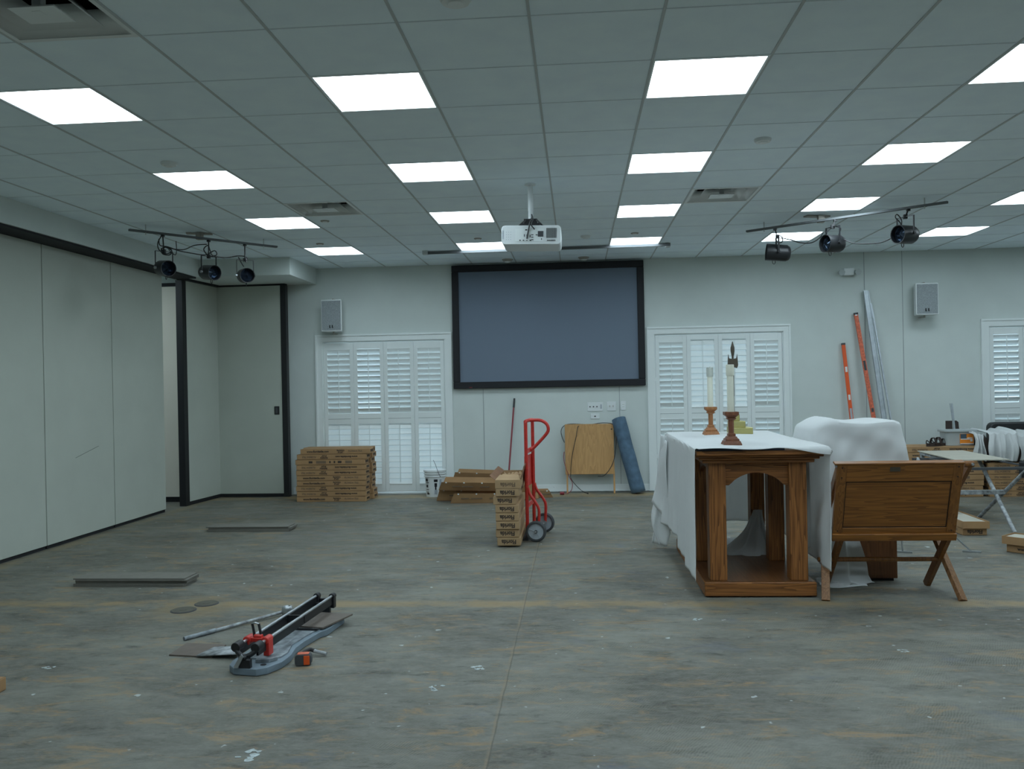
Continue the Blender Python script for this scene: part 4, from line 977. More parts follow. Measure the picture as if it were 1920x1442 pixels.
# altar cloth
def sm(a, b, x):
    t_ = max(0, min(1, (x-a)/(b-a))); return t_*t_*(3-2*t_)
m = MB()
def cloth(u, v):
    # u across: left hem -> top -> right hem ; v along Y
    y = TY0-0.012+(TY1-TY0+0.03)*v
    Ll = 0.90-0.06*sm(0, 0.5, v)-0.06*sm(0.45, 0.6, v); Lr = 0.82-0.02*v
    Wt = TX1-TX0+0.03; s = -Ll+(Ll+Wt+Lr)*u
    wav = 0.012*math.sin(v*26)+0.008*math.sin(v*47+1)
    edge = 0.008*math.sin(v*9+u*40)
    zt = 1.038
    if s < 0:
        dpt = -s; rr_ = 0.02
        fl = dpt*(0.02+0.07*sm(0.55, 1.0, v)); x = TX0-0.012-fl+wav*sm(0.1, 0.8, dpt)*0.9; z = zt-dpt
        x = x-0.0; z = max(z, 0.012)
        yy = y+(-0.06*sm(.3, .9, dpt)*0 + 0.02*math.sin(dpt*5)*0.3)
        if dpt < 0.03: z = zt-dpt*dpt/0.06; x = TX0-0.015+0.015*(1-dpt/0.03)
        return (x, yy, z)
    if s > Wt:
        dpt = s-Wt; fold = 0.010*math.sin(v*24+1+dpt*2)+0.006*math.sin(v*41)
        x = TX1-0.001+fold*0.5*sm(0.05, 0.6, dpt)-0.015*dpt; z = zt-dpt-0.02*(1-v)
        if dpt < 0.03: z = zt-dpt*dpt/0.06-0.02*(1-v); x = TX1+0.018*dpt/0.03
        y2 = y
        return (x, y2, z)
    x = TX0+s*(TX1-TX0)/Wt
    q = s/Wt
    z = zt + 0.004*math.sin(q*9)*math.sin(v*7)
    # front hem rises and waves at the near edge
    ne = 1-sm(0, 0.0115, v)
    z -= ne*(0.004+0.040*sm(0.55, 1.0, q))-ne*0.006*math.sin(q*11)
    y -= ne*(0.006*math.sin(q*8)+0.022*sm(.5, 1, q)) - ne*0.026*(1-sm(.5, .62, q))*-1
    return (x, y, z)
m.grid(cloth, 150, 90)
# back drape
def back(u, v):
    x = TX0-0.02+(TX1-TX0+0.05)*u; dpt = 0.80*v
    y = TY1+0.02+0.02*math.sin(u*22)*sm(0, .4, v)+0.05*v; z = 1.03-dpt
    x -= 0.10*v*(1-sm(0, .35, u))
    return (x, y, z)
m.grid(back, 60, 30)
# loose corner folds at the far left
def fold1(u, v):
    z = 1.02-0.97*v; w = 0.05+0.11*sm(0.05, 0.8, v)+0.012*math.sin(v*9)
    ang = 2.2*u; x = TX0-0.02-w*math.sin(ang)*0.75; y = TY1-0.15+0.20*u+0.02*math.sin(u*14+v*5)
    x += 0.02*math.sin(v*17+u*7)*sm(.3, 1, v)
    return (x, y, max(z, 0.012+0.01*math.sin(u*9)**2))
m.grid(fold1, 24, 40)
# hanging lap with slanted hem over the corner
def fold2(u, v):
    top = 0.98; bot = 0.42-0.12*u
    z = top-(top-bot)*v; x = TX0-0.035-(0.02+0.10*(1-u))*v-0.01*math.sin(v*6); y = TY1-0.02-0.28*u-0.02*math.sin(v*4)
    return (x, y, z)
m.grid(fold2, 12, 20)
tag(m.build('altar_cloth', M['cloth'], solid=0.003, fix=False), 'white cloth draped over the oak altar table', 'tablecloth')
# bundle of cloth gathered on the plinth
m = MB()
def bundle(u, v):
    an = u*2*PI
    base_r = 0.17*(1-v)**1.5+0.03
    f = 1+0.13*math.sin(an*7+v*5)+0.07*math.sin(an*13-v*9)
    cx, cy = 1.36+0.13*v, 6.98+0.26*v
    zz = 0.109+0.30*v**1.3+0.012*math.sin(an*9)*(1-v)*4*v
    return (cx+base_r*1.1*f*math.cos(an), cy+base_r*0.7*f*math.sin(an), zz)
m.grid(bundle, 72, 26)
tag(m.build('cloth_bundle', M['cloth'], solid=0.003, fix=False), 'crumpled white cloth lying on the plinth between altar legs', 'cloth')

# ---------------------------------------------------------------- candlesticks
def stick(x, y, z, mt, lab, s=1.0):
    t = thing('candlestick', (x, y, z), lab, 'candlestick', 'wooden candlesticks on the altar')
    def sq(m, prof): m.lathe([(r*math.sqrt(2)*s, h*s) for r, h in prof], (0, 0, 0), 4, PI/4, False)
    m = MB(); sq(m, [(0.063, 0), (0.063, 0.008), (0.058, 0.018), (0.054, 0.030), (0.048, 0.032), (0.048, 0.042), (0.036, 0.052), (0.034, 0.060), (0.026, 0.064), (0.026, 0.078), (0.019, 0.084)]); m.build('foot', M[mt], t, world=False)
    m = MB(); m.lathe([(0.020, 0.08), (0.020, 0.182)], (0, 0, 0), 8, PI/8, False); m.build('shaft', M[mt], t, world=False)
    m = MB(); sq(m, [(0.018, 0.176), (0.030, 0.184), (0.032, 0.190), (0.026, 0.194), (0.040, 0.208), (0.048, 0.214), (0.048, 0.235), (0.030, 0.236)]); m.build('cup', M[mt], t, world=False)
    c = thing('candle', (x, y, z+0.236*s), lab.replace('wooden candlestick', 'white candle').replace('candlestick', 'candle'), 'candle', 'altar candles')
    return t, c
def candle(c, fol, h=0.33):
    m = MB(); m.lathe([(0.024, 0), (0.023, h-0.01), (0.019, h), (0.006, h+0.001)], (0, 0, 0), 20); m.build('wax', M['wax'], c, world=False)
    m = MB(); m.lathe([(0.0275, h-0.075), (0.0285, h-0.06), (0.0285, h-0.004), (0.026, h+0.004)], (0, 0, 0), 20); m.build('follower', M[fol], c, world=False)
    m = MB(); m.cyl((0, 0, h), (0.002, 0, h+0.01), 0.0018, n=6); m.build('wick', M['black'], c, world=False)
t_, c = stick(1.088, 6.14, 1.038, 'cstickD', 'darker wooden candlestick at the front edge of the altar'); c['label'] = 'white candle on the nearer, darker candlestick'; candle(c, 'wax')
t_, c = stick(1.13, 7.33, 1.038, 'cstick', 'lighter wooden candlestick standing farther back on the altar'); c['label'] = 'white candle with clear collar on the farther candlestick'; candle(c, 'follower')
# brass stepped cross
t = thing('altar_cross', (1.40, 7.45, 1.038), 'brass altar cross on a three-step base behind the near candle', 'cross')
cxx, cyy = 1.345, 7.45
for xr, dy, z0, z1 in ((rayat(1412, 805, Y=7.32).x, 0.13, 0, 0.055), (rayat(1398, 793, Y=7.36).x, 0.09, 0.055, 0.108), (rayat(1387, 781, Y=7.4).x, 0.05, 0.108, 0.165)):
    m = MB(); m.box(1.305, xr, cyy-dy, cyy+dy, 1.038+z0, 1.038+z1); m.build('base_step', M['brass'], t, bev=0.004)
m = MB(); m.cyl((cxx, cyy, 1.19), (cxx, cyy, 1.62), 0.008, n=10); m.bar((cxx-0.003, cyy, 1.36), (cxx-0.003, cyy, 1.65), 0.022, 0.02); m.build('stem', M['bronze'], t)
m = MB()
prof = [(0.008, 1.64), (0.009, 1.70), (0.012, 1.715), (0.017, 1.745), (0.017, 1.775), (0.010, 1.80), (0.003, 1.828)]
m.lathe(prof, (cxx, cyy, 0), 8); m.build('spear_finial', M['bronze'], t)
m = MB(); dA = V(1.345, 7.45, 0).normalized()
m.bar(V(cxx, cyy, 1.625)-dA*0.14, V(cxx, cyy, 1.625)+dA*0.14, 0.022, 0.04); m.build('cross_arm', M['bronze'], t)
for sg in (-1, 1):
    c0 = V(cxx, cyy, 0)+dA*0.14*sg; m = MB()
    pol = [(-0.040, 1.585), (-0.047, 1.62), (-0.044, 1.67), (-0.040, 1.715), (-0.032, 1.68), (0.0, 1.675), (0.032, 1.68), (0.040, 1.715), (0.044, 1.67), (0.047, 1.62), (0.038, 1.60), (0.0, 1.612)]
    m.prism(pol, -0.006, 0.006, lambda u, v, w: (c0.x+u*0.92, c0.y+w, v)); m.build('arm_finial', M['bronze'], t)

# ---------------------------------------------------------------- lectern with cloth
t = thing('lectern', (2.13, 6.65, 0), 'dark wooden lectern pedestal hidden under a white cloth', 'lectern')
m = MB(); m.box(1.935, 2.322, 6.44, 6.86, 0.02, 1.02); m.build('pedestal', M['ped'], t, bev=0.004)
m = MB(); m.box(1.955, 2.30, 6.46, 6.84, 0.0, 0.02); m.build('foot', M['blackm'], t)
m = MB(); m.prism([(6.42, 1.14), (6.90, 1.12), (6.90, 1.08), (6.42, 1.09)], 1.76, 2.32, lambda u, v, w: (w, u, v)); m.build('desk_top', M['ped'], t)
m = MB()
def lcl(u, v):
    an = u*2*PI
    # rounded box cross-section; v from top centre down
    lv = [(0.0, 0.0, 1.175), (0.10, 0.55, 1.177), (0.17, 0.98, 1.172), (0.20, 1.03, 1.15), (0.30, 1.07, 1.08), (0.7, 1.18, 0.84), (1.0, 1.21, 0.60)]
    for (a, ra, za), (b, rb, zb) in zip(lv, lv[1:]):
        if v <= b: f = (v-a)/(b-a); R_ = ra+(rb-ra)*f; z = za+(zb-za)*f; break
    c, s = math.cos(an), math.sin(an); p = 9.0
    k = (abs(c)**p+abs(s)**p)**(-1/p)
    hx_, hy_ = 0.320, 0.26
    fold = 1+(0.018*math.sin(an*11+2)+0.014*math.sin(an*23))*sm(0.3, 1, v)
    x = 2.04+hx_*R_*c*k*fold; y = 6.66+hy_*R_*s*k*fold
    z += 0.007*math.sin(x*17+0.6)*(1-sm(.16, .24, v))+0.02*math.exp(-((x-1.86)/0.05)**2)*(1-sm(.14, .22, v))
    if v > 0.18: y -= 0.010*math.sin((x*0.8+z)*16)*sm(.2, .4, v)*(1 if s < 0 else 0)+0.006*math.sin((x-z*0.7)*31)*sm(.2, .4, v)
    # left silhouette slopes more
    if x < 1.80 and v < 0.75: z -= (1.80-x)*0.32
    if v > 0.7: z -= 0.04*math.sin(an*3+1)*(v-0.7)/0.3
    # left side tail hanging lower
    if v > 0.6 and c < -0.2: z -= (v-0.6)/0.4*0.35*sm(.2, .8, -c)
    return (x, y, z)
m.grid(lcl, 120, 44)
# tail to floor
def tail(u, v):
    z = 0.62*(1-v)**1.0; w = 0.20+0.04*v
    x = 1.74+w*u + (0.09*u+0.02)*v + 0.02*math.sin(u*12+v*3); y = 6.36+0.10*math.sin(u*9)*0.2+0.02*math.sin(v*7)
    if v > 0.8: y -= (v-0.8)*0.5; z = max(0.008+0.02*abs(math.sin(u*8)), z*0.6)
    return (x, y, z)
m.grid(tail, 40, 40)
def puddle(u, v):
    x = 1.72+0.33*u; y = 6.24+0.16*v-0.03*math.sin(u*5); z = 0.006+0.03*abs(math.sin(u*9+v*4))*(v)+0.008*math.sin(v*12)**2
    return (x, y, z)
m.grid(puddle, 40, 16)
tag(m.build('lectern_cloth', M['cloth'], solid=0.003, fix=False), 'white cloth thrown over the lectern and trailing to the floor', 'cloth')

# ---------------------------------------------------------------- X-frame bench
t = thing('x_frame_bench', (2.09, 6.0, 0), 'wooden X-frame bench with a panelled back facing the camera', 'bench')
bx0, bx1 = 1.703, 2.505
tb_, bb_ = V(0, 5.76, 0.928), V(0, 5.92, 0.405)       # back panel top / bottom edge
dv = (tb_-bb_).normalized(); nn = V(0, -dv.z, dv.y)
if nn.y > 0: nn = -nn
LH = (tb_-bb_).length
def bp(m, x0, x1, h0, h1, d0, d1):
    def fn(u, v, w):
        q = bb_+dv*v+nn*w; return (u, q.y, q.z)
    m.prism([(x0, h0), (x1, h0), (x1, h1), (x0, h1)], d0, d1, fn)
sw = 0.062
m = MB(); bp(m, bx0+sw-0.01, bx1-sw+0.01, 0.085, LH-0.115, -0.008, 0.006); m.build('back_panel', M['chair'], t)
m = MB()
for a_ in ((bx0+sw-0.002, bx0+sw+0.006, 0.085, LH-0.115), (bx1-sw-0.006, bx1-sw+0.002, 0.085, LH-0.115), (bx0+sw, bx1-sw, 0.088, 0.097), (bx0+sw, bx1-sw, LH-0.128, LH-0.118)): bp(m, *a_, 0.0, 0.0075)
m.build('panel_groove', M['groove'], t)
for x0, x1 in ((bx0, bx0+sw), (bx1-sw, bx1)):
    m = MB(); bp(m, x0, x1, 0.045, LH, -0.014, 0.014); st_ = m.build('stile', M['chairZ'], t, bev=0.002)
    m = MB()
    for hh in (0.07, LH-0.09, LH-0.02):
        q = bb_+dv*hh+nn*0.0145; m.cyl((x0+sw/2, q.y, q.z), (x0+sw/2, q.y-0.001, q.z), 0.005, n=8)
    m.build('peg', M['groove'], st_)
m = MB(); bp(m, bx0+sw, bx1-sw, LH-0.12, LH, -0.013, 0.013); m.build('top_rail', M['chair'], t, bev=0.002)
m = MB(); bp(m, bx0+sw, bx1-sw, 0.045, 0.09, -0.013, 0.013); m.build('bottom_rail', M['chair'], t, bev=0.002)
m = MB(); bp(m, bx0-0.004, bx1+0.004, 0.0, 0.05, -0.02, 0.03); m.build('seat_edge', M['chair'], t, bev=0.004)
m = MB(); bp(m, bx0-0.02, bx1+0.005, LH, LH+0.012, -0.03, 0.018); m.build('cap_rail', M['chair'], t, bev=0.004)
m = MB(); bp(m, 2.04, 2.105, LH-0.048, LH-0.018, 0.012, 0.016); m.build('name_plate', M['bronze'], t)
m = MB(); m.box(bx0+0.06, bx1, 5.92, 6.28, 0.41, 0.43); m.build('seat', M['chair'], t, bev=0.004)
for x, sgn in ((1.70, -1), (2.515, 1)):
    # leg from near foot going away and up to the front of the seat
    m = MB(); m.bar((x+(0.02 if sgn > 0 else -0.055), 5.87, 0.0), (x+(-0.02 if sgn > 0 else 0.06), 6.28, 0.44), 0.03, 0.055, up=(0, 1, 1)); m.build('leg', M['chairL'], t, bev=0.003)
    # leg from far foot coming towards the camera and up to the back
    m = MB(); m.bar((x+(-0.035 if sgn > 0 else 0.075), 6.33, 0.0), (x+(-0.035 if sgn > 0 else 0.075), 5.93, 0.44), 0.03, 0.06, up=(0, 1, -1)); m.build('leg', M['chairZ'], t, bev=0.003)
    xa_ = bx1+0.045 if sgn > 0 else bx0+0.035
    m = MB(); m.bar((xa_+0.008*sgn, 5.80, 0.915), (xa_-0.008*sgn, 6.22, 0.50), 0.028, 0.06, up=(0, 1, 1)); ar = m.build('arm', M['chairZ'], t, bev=0.004)
    m = MB(); m.cyl((xa_-0.03, 5.79, 0.918), (xa_+0.03, 5.79, 0.918), 0.022, n=14); m.build('arm_pivot', M['chairZ'], t)
    m = MB(); m.cyl((xa_+(0.015 if sgn > 0 else -0.04), 5.772, 0.918), (xa_+(0.015 if sgn > 0 else -0.04), 5.757, 0.918), 0.009, n=10); m.build('pin', M['steel'], t)
m = MB(); m.cyl((1.66, 6.1, 0.232), (2.50, 6.1, 0.232), 0.016, n=12); m.build('stretcher', M['chairZ'], t)

# chrome stand behind bench
t = thing('metal_stand', (3.0, 7.5, 0), 'chrome stand behind the bench, only its feet showing', 'stand')
for x in (2.74, 3.30):
    m = MB(); m.bar((x-0.06, 7.5, 0.008), (x+0.07, 7.45, 0.008), 0.02, 0.014); m.build('foot', M['steel'], t)
    m = MB(); m.cyl((x, 7.48, 0.01), (x-(0.30 if x > 3 else 0.0), 7.52, 0.32), 0.007, n=10); m.build('upright', M['steel'], t)
m = MB(); m.cyl((2.74, 7.52, 0.32), (3.00, 7.52, 0.32), 0.009, n=10); m.build('crossbar', M['steel'], t)

# ---------------------------------------------------------------- metal work stand with board
t = thing('work_stand', (4.0, 9.1, 0), 'folding metal X-leg work stand splashed with mortar', 'work stand')
for x in (4.2, 3.58):
    m = MB(); m.cyl((x-0.10, 8.37, 0.0), (x+0.03, 9.38, 0.62), 0.019, n=12); m.build('leg', M['dusty'], t)
    m = MB(); m.cyl((x+0.0, 9.32, 0.0), (x+0.08, 8.47, 0.60), 0.019, n=12); m.build('leg', M['dusty'], t)
m = MB(); m.bar((3.5, 8.87, 0.325), (4.24, 8.86, 0.325), 0.05, 0.04); m.build('stretcher', M['dusty'], t)
m = MB(); m.box(3.56, 4.30, 9.36, 9.40, 0.60, 0.627); m.build('top_tube', M['rubber'], t)
m = MB(); m.box(3.60, 4.33, 8.44, 8.48, 0.59, 0.615); m.build('top_tube', M['rubber'], t)
m = MB(); m.bar((3.72, 8.46, 0.618), (3.72, 9.40, 0.62), 0.02, 0.015); m.bar((4.28, 8.46, 0.618), (4.28, 9.40, 0.62), 0.02, 0.015); m.build('side_tubes', M['rubber'], t)
m = MB(); m.bar((3.92, 10.05, 0.45), (3.92, 10.05, 0.62), 0.05, 0.03); m.bar((3.92, 9.4, 0.60), (3.92, 10.06, 0.615), 0.05, 0.02); m.build('outrigger', M['dusty'], t)
m = MB(); m.T = Matrix.Rotation(0, 4, 'Z')
m.prism([(3.91, 10.16), (4.41, 10.15), (4.37, 9.0), (3.84, 9.0)], 0.628, 0.638, lambda u, v, w: (u, v, w))
tag(m.build('board', M['pboard']), 'large pale tile lying across the metal work stand', 'tile')
t = thing('saw_motor', (4.36, 8.55, 0.45), 'black cloth-covered lump on the right end of the work stand', 'motor')
m = MB(); m.box(4.26, 4.40, 8.42, 8.62, 0.50, 0.66); m.build('housing', M['blackm'], t, bev=0.02)
m = MB(); m.lathe([(0.075, 0.62), (0.09, 0.66), (0.06, 0.70), (0.01, 0.71)], (4.37, 8.55, 0), 10); m.build('cover', M['black'], t)
m = MB(); m.box(4.27, 4.30, 8.40, 8.42, 0.47, 0.50); m.build('clip', M['plastic'], t)

# ---------------------------------------------------------------- sandals, tub, trowel
def sandal(x, y, z, rz, lab):
    t = thing('sandal', (x, y, z), lab, 'sandal', 'pair of dark brown sandals', rz)
    m = MB(); out = []
    for k in range(24):
        a_ = 2*PI*k/24; c, s = math.cos(a_), math.sin(a_); out.append((0.135*c, (0.042+0.008*c)*s))
    m.prism(out, 0, 0.028, lambda u, v, w: (u, v, w+(0.012*(u < -0.08) if w > 0 else 0))); m.build('sole', M['leather'], t, world=False)
    for cx, hgt, w in ((-0.02, 0.085, 0.035), (0.06, 0.065, 0.03)):
        m = MB(); m.grid(lambda u, v: (cx+w*(u-0.5), 0.045*math.cos(PI*v), 0.02+hgt*math.sin(PI*v)), 2, 12); m.build('strap', M['leather'], t, world=False, solid=0.004)
    m = MB(); m.tube([(-0.10, 0.035, 0.03), (-0.125, 0, 0.075), (-0.10, -0.035, 0.03)], 0.006, n=6, smooth=4); m.build('heel_strap', M['leather'], t, world=False)
zt = BH*9
sandal(4.43, 10.97, zt, 0.45, 'dark brown sandal nearer the front of the box stack')
sandal(4.53, 11.06, zt, 0.3, 'dark brown sandal behind the other one on the boxes')
t = thing('plastic_tub', (4.76, 11.10, zt), 'frosted white tub with an orange and blue label on the boxes', 'tub')
m = MB(); m.T = Matrix.Translation((4.76, 11.10, zt))
m.prism(rr(0.34, 0.20, 0.04), 0, 0.17, lambda u, v, w: (u*(1+w*0.5), v*(1+w*0.5), w)); m.build('body', M['tub'], t)
m = MB(); m.T = Matrix.Translation((4.76, 11.10, zt)); m.prism(rr(0.41, 0.26, 0.05), 0.17, 0.195, lambda u, v, w: (u, v, w)); m.build('rim', M['tub'], t, bev=0.004)
yl = 10.985
m = MB(); m.box(4.745, 4.905, yl-0.003, yl+0.01, zt+0.02, zt+0.145); lb = m.build('label', M['labelO'], t)
m = MB(); m.box(4.748, 4.82, yl-0.005, yl-0.003, zt+0.085, zt+0.143); m.build('label_block', M['labelB'], lb)
m = MB(); m.box(4.75, 4.86, yl-0.0055, yl-0.003, zt+0.075, zt+0.085); m.box(4.83, 4.89, yl-0.005, yl-0.003, zt+0.09, zt+0.10); m.box(4.865, 4.893, yl-0.005, yl-0.003, zt+0.05, zt+0.085); m.box(4.745, 4.905, yl-0.005, yl-0.003, zt+0.02, zt+0.028); m.build('label_text', M['plastic'], lb)
t = thing('trowel_tools', (4.75, 11.2, zt+0.19), 'two brown trowel blades and metal handle poking out of the tub', 'trowel')
m = MB(); m.box(4.665, 4.745, 11.20, 11.21, zt+0.06, zt+0.30); m.build('blade', M['leather'], t)
m = MB(); m.prism([(4.765, zt+.06), (4.845, zt+.06), (4.83, zt+0.28), (4.805, zt+0.30), (4.765, zt+0.30)], 11.22, 11.23, lambda u, v, w: (u, w, v)); m.build('blade', M['leather'], t)
m = MB(); m.bar((4.775, 11.19, zt+0.06), (4.74, 11.19, zt+0.52), 0.022, 0.01, up=(0, 1, 0)); m.bar((4.745, 11.19, zt+0.3), (4.715, 11.19, zt+0.52), 0.008, 0.006, up=(0, 1, 0)); m.build('handle', M['galv'], t)

# ---------------------------------------------------------------- black armchair under cloths
zc_ = BH*6
PXX0 = lambda p: rayat(p, 830, Y=10.9).x
t = thing('armchair', (5.55, 11.2, zc_), 'black armchair lying on tile boxes, half covered by white cloths', 'armchair')
m = MB(); m.T = Matrix.Translation((rayat(1856, 800, Y=11.36).x+0.49, 11.36, rayat(1880, 792, Y=11.36).z-0.15)); m.prism(rr(0.98, 0.30, 0.07), 0, 0.12, lambda u, v, w: (u, w, v)); m.build('backrest', M['black'], t, bev=0.02)
m = MB(); m.box(5.15, 6.05, 10.90, 11.40, zc_, zc_+0.16); m.build('seat', M['leather'], t, bev=0.04)
m = MB(); m.T = Matrix.Translation((PXX0(1848), 0, 0)); m.prism([(10.87, zc_+0.0), (11.40, zc_), (11.40, zc_+0.34), (11.05, zc_+0.34), (10.92, zc_+0.28)], -0.06, 0.06, lambda u, v, w: (w, u, v)); m.build('armrest', M['leather'], t, bev=0.03)
def drape(x0, x1, zt_, zb0, zb1, yt, yf, lab, ph):
    m = MB()
    def fn(u, v):
        x = x0+(x1-x0)*u; bot = zb0+(zb1-zb0)*u
        if v < 0.35: q = v/0.35; y = yt+(yf-yt)*q; z = zt_+0.02*math.sin(u*6+ph)*1.0-0.03*q*q
        else: q = (v-0.35)/0.65; y = yf-0.03*math.sin(q*PI)*0.6; z = zt_-0.03-(zt_-0.03-bot)*q
        f = sm(0.2, 0.8, v); x += 0.03*math.sin(v*8+ph)*(u-0.5); y += (0.028*math.sin(u*17+ph+v*2)+0.016*math.sin(u*33))*f-0.02*f; z += 0.012*math.sin(u*23+ph*2)*(1-f)
        return (x, y, z)
    m.grid(fn, 60, 40); tag(m.build('dust_cloth', M['cloth'], solid=0.003, fix=False), lab, 'cloth', 'white cloths on the black armchair')
PXX = lambda p: rayat(p, 830, Y=10.85).x
drape(PXX(1827), PXX(1845), rayat(1830, 811, Y=10.9).z, zc_+0.10, zc_+0.02, 11.3, 10.86, 'white cloth hanging over the left arm of the armchair, beside the tub', 0.3)
drape(PXX(1850), PXX(1907), rayat(1880, 808, Y=10.9).z, zc_+0.04, zc_+0.02, 11.32, 10.82, 'white cloth bunched over the middle of the armchair', 2.0)
drape(PXX(1909), PXX(1975), rayat(1915, 813, Y=10.9).z, zc_+0.03, zc_-0.02, 11.32, 10.85, 'white cloth at the right edge of the view over the armchair', 4.1)

# ---------------------------------------------------------------- stacked plank tiles on the floor
def tiles(x0, y0, n, offs_, lab, grp, th=0.0105):
    for k in range(n):
        dx, dy, rz = offs_[k]
        m = MB(); m.box(-0.445, 0.445, -0.105, 0.105, 0, th-0.0008); o = m.build('plank_tile', [M['slate']], o=(0, 0, 0), bev=0.001)
        o.location = (x0+0.445+dx, y0+0.105+dy, th*k+0.001); o.rotation_euler = (0, 0, rz)
        tag(o, lab % (ordn[k] if k < n-1 else 'topmost'), 'tile', grp)
tiles(-3.905, 6.31, 6, [(0, 0, 0), (0.0, 0.0, 0), (0.012, 0.012, .006), (0.012, 0.01, .004), (0.02, -0.006, -.004), (0.0, 0.0, 0.0)], 'dark grey plank tile in the nearer floor stack, %s', 'plank tiles in the nearer stack')
tiles(-3.92, 8.73, 5, [(0, 0, 0), (0.0, 0.0, 0), (0.014, 0.005, 0), (0.014, 0.01, .004), (-0.01, 0.0, 0.0)], 'dark grey plank tile in the farther floor stack, %s', 'plank tiles in the farther stack')

# ---------------------------------------------------------------- floor cleanout plates
for x, y, r, lab in ((-2.70, 5.625, 0.085, 'round floor plate nearer the tile cutter in tan residue'), (-2.615, 5.80, 0.082, 'round floor plate farther from camera in tan residue')):
    t = thing('floor_plate', (x, y, 0), lab, 'floor plate', 'round floor plates')
    m = MB(); m.lathe([(r, 0), (r, 0.003), (r-0.006, 0.005)], (x, y, 0), 32); m.build('rim', M['rubber'], t)
    m = MB(); m.lathe([(r-0.007, 0.003), (r-0.007, 0.0062)], (x, y, 0), 32); m.lathe([(r*0.3, 0.006), (r*0.3, 0.0075)], (x, y, 0), 12); m.build('cover', M['gold'], t)

# dried plaster splashes (thin crusts lying on the slab)
def splash(px, py, r, seed):
    rnd = random.Random(seed); c = rayat(px, py, Z=0.0); m = MB()
    for q in range(9):
        a_ = rnd.uniform(0, 2*PI); d_ = r*rnd.uniform(0.4, 1.0); x, y = c.x+d_*math.cos(a_), c.y+d_*math.sin(a_); rr_ = r*rnd.uniform(0.12, 0.4)
        n = 9; m.prism([(x+rr_*rnd.uniform(.5, 1.1)*math.cos(2*PI*k/n)*1.3, y+rr_*rnd.uniform(.5, 1.1)*math.sin(2*PI*k/n)) for k in range(n)], 0.0003, 0.0016+0.0002*(q % 3), lambda u, v, w: (u, v, w))
    o = m.build('plaster_splash', M['plaster']); tag(o, SPL[(px, py)], 'plaster stain', kind='stuff')
M['plaster'] = mat('dried_plaster', (0.42, 0.47, 0.47, 1), 0.9, noise=0.3, nscale=40)
SPL = {(896, 1252): 'white plaster splash on the floor nearest the seam', (820, 1290): 'ring-shaped white plaster splash left of the floor seam', (466, 1416): 'white plaster splash at the bottom edge of the view', (1693, 1221): 'small white plaster splash on the floor in front of the bench', (1307, 1162): 'pale plaster specks just before the altar', (92, 1252): 'white plaster specks near the left edge box'}
for k_, (xy, r_) in enumerate(zip(SPL, (0.035, 0.04, 0.055, 0.03, 0.03, 0.03))): splash(xy[0], xy[1], r_, 11+k_)

# ---------------------------------------------------------------- tile cutter
A_ = rayat(465, 1213, Z=0.13); B_ = rayat(610, 1118, Z=0.13)
ax = V(B_.x-A_.x, B_.y-A_.y, 0); LC = ax.length; rzc = math.atan2(ax.y, ax.x)-PI/2
t = thing('tile_cutter', (A_.x, A_.y, 0), 'manual tile cutter with twin rails and red carriage on the floor', 'tile cutter', rz=rzc)
Q = lambda m, n, mt, par=None, **k: m.build(n, M[mt], par or t, world=False, **k)
out = [(-0.125, 0.05), (-0.105, -0.02), (-0.055, -0.065), (0.085, -0.075), (0.135, -0.04), (0.175, 0.06), (0.175, 0.18), (0.145, 0.30), (0.145, 0.42), (0.155, 0.50), (0.165, 0.60), (0.195, 0.66), (0.20, 0.93), (0.16, 0.97), (-0.12, 0.97), (-0.13, 0.66), (-0.12, 0.40), (-0.125, 0.2)]
m = MB(); m.prism(out, 0.002, 0.038, lambda u, v, w: (u*0.93, v, w)); Q(m, 'base', 'bluegrey', bev=0.003)
m = MB(); m.prism([(-0.09, 0.08), (0.10, 0.08), (0.13, 0.12), (0.135, 0.2), (0.10, 0.33), (0.11, 0.5), (0.13, 0.63), (0.15, 0.70), (-0.08, 0.70)], 0.038, 0.046, lambda u, v, w: (u, v, w)); Q(m, 'table_plate', 'plate')
m = MB(); m.box(-0.10, 0.14, 0.60, 0.615, 0.046, 0.058); Q(m, 'fence', 'black')
m = MB(); m.lathe([(0.016, 0.038), (0.016, 0.0395)], (0.085, 0.0, 0), 16); Q(m, 'hole', 'blackm')
m = MB(); m.prism([(0.03, 0.02), (0.10, 0.035), (0.13, 0.075), (0.02, 0.075)], 0.04, 0.056, lambda u, v, w: (u, v, w)); Q(m, 'protractor_arm', 'plate')
for x in (-0.053, 0.053):
    m = MB(); m.cyl((x, -0.02, 0.137), (x, LC+0.01, 0.137), 0.0085, n=12); Q(m, 'rail_tube', 'steel')
    m = MB(); m.box(x-0.006, x+0.006, 0.0, LC, 0.085, 0.130); Q(m, 'rail_beam', 'black')
m = MB(); m.box(-0.062, 0.062, 0.60, 0.612, 0.09, 0.135); Q(m, 'crosspiece', 'black')
m = MB()
for x in (-0.056, 0.056): m.cyl((x, -0.035, 0.135), (x, 0.03, 0.135), 0.025, n=14)
m.tube([(-0.056, -0.02, 0.12), (-0.03, -0.035, 0.10), (0.0, -0.04, 0.092), (0.03, -0.035, 0.10), (0.056, -0.02, 0.12)], 0.014, n=8)
m.bar((0.0, -0.03, 0.10), (0.0, -0.05, 0.04), 0.05, 0.03); Q(m, 'near_bracket', 'black', bev=0.003)
m = MB(); m.box(-0.02, 0.045, -0.07, -0.045, 0.038, 0.085); m.box(-0.02, 0.02, -0.075, -0.04, 0.085, 0.10); Q(m, 'foot_block', 'black', bev=0.004)
m = MB(); m.prism([(-0.045, 0.045), (-0.02, 0.042), (0.012, 0.10), (0.0, 0.115)], -0.080, -0.072, lambda u, v, w: (u, w, v)); Q(m, 'breaker_blade', 'steel')
m = MB()
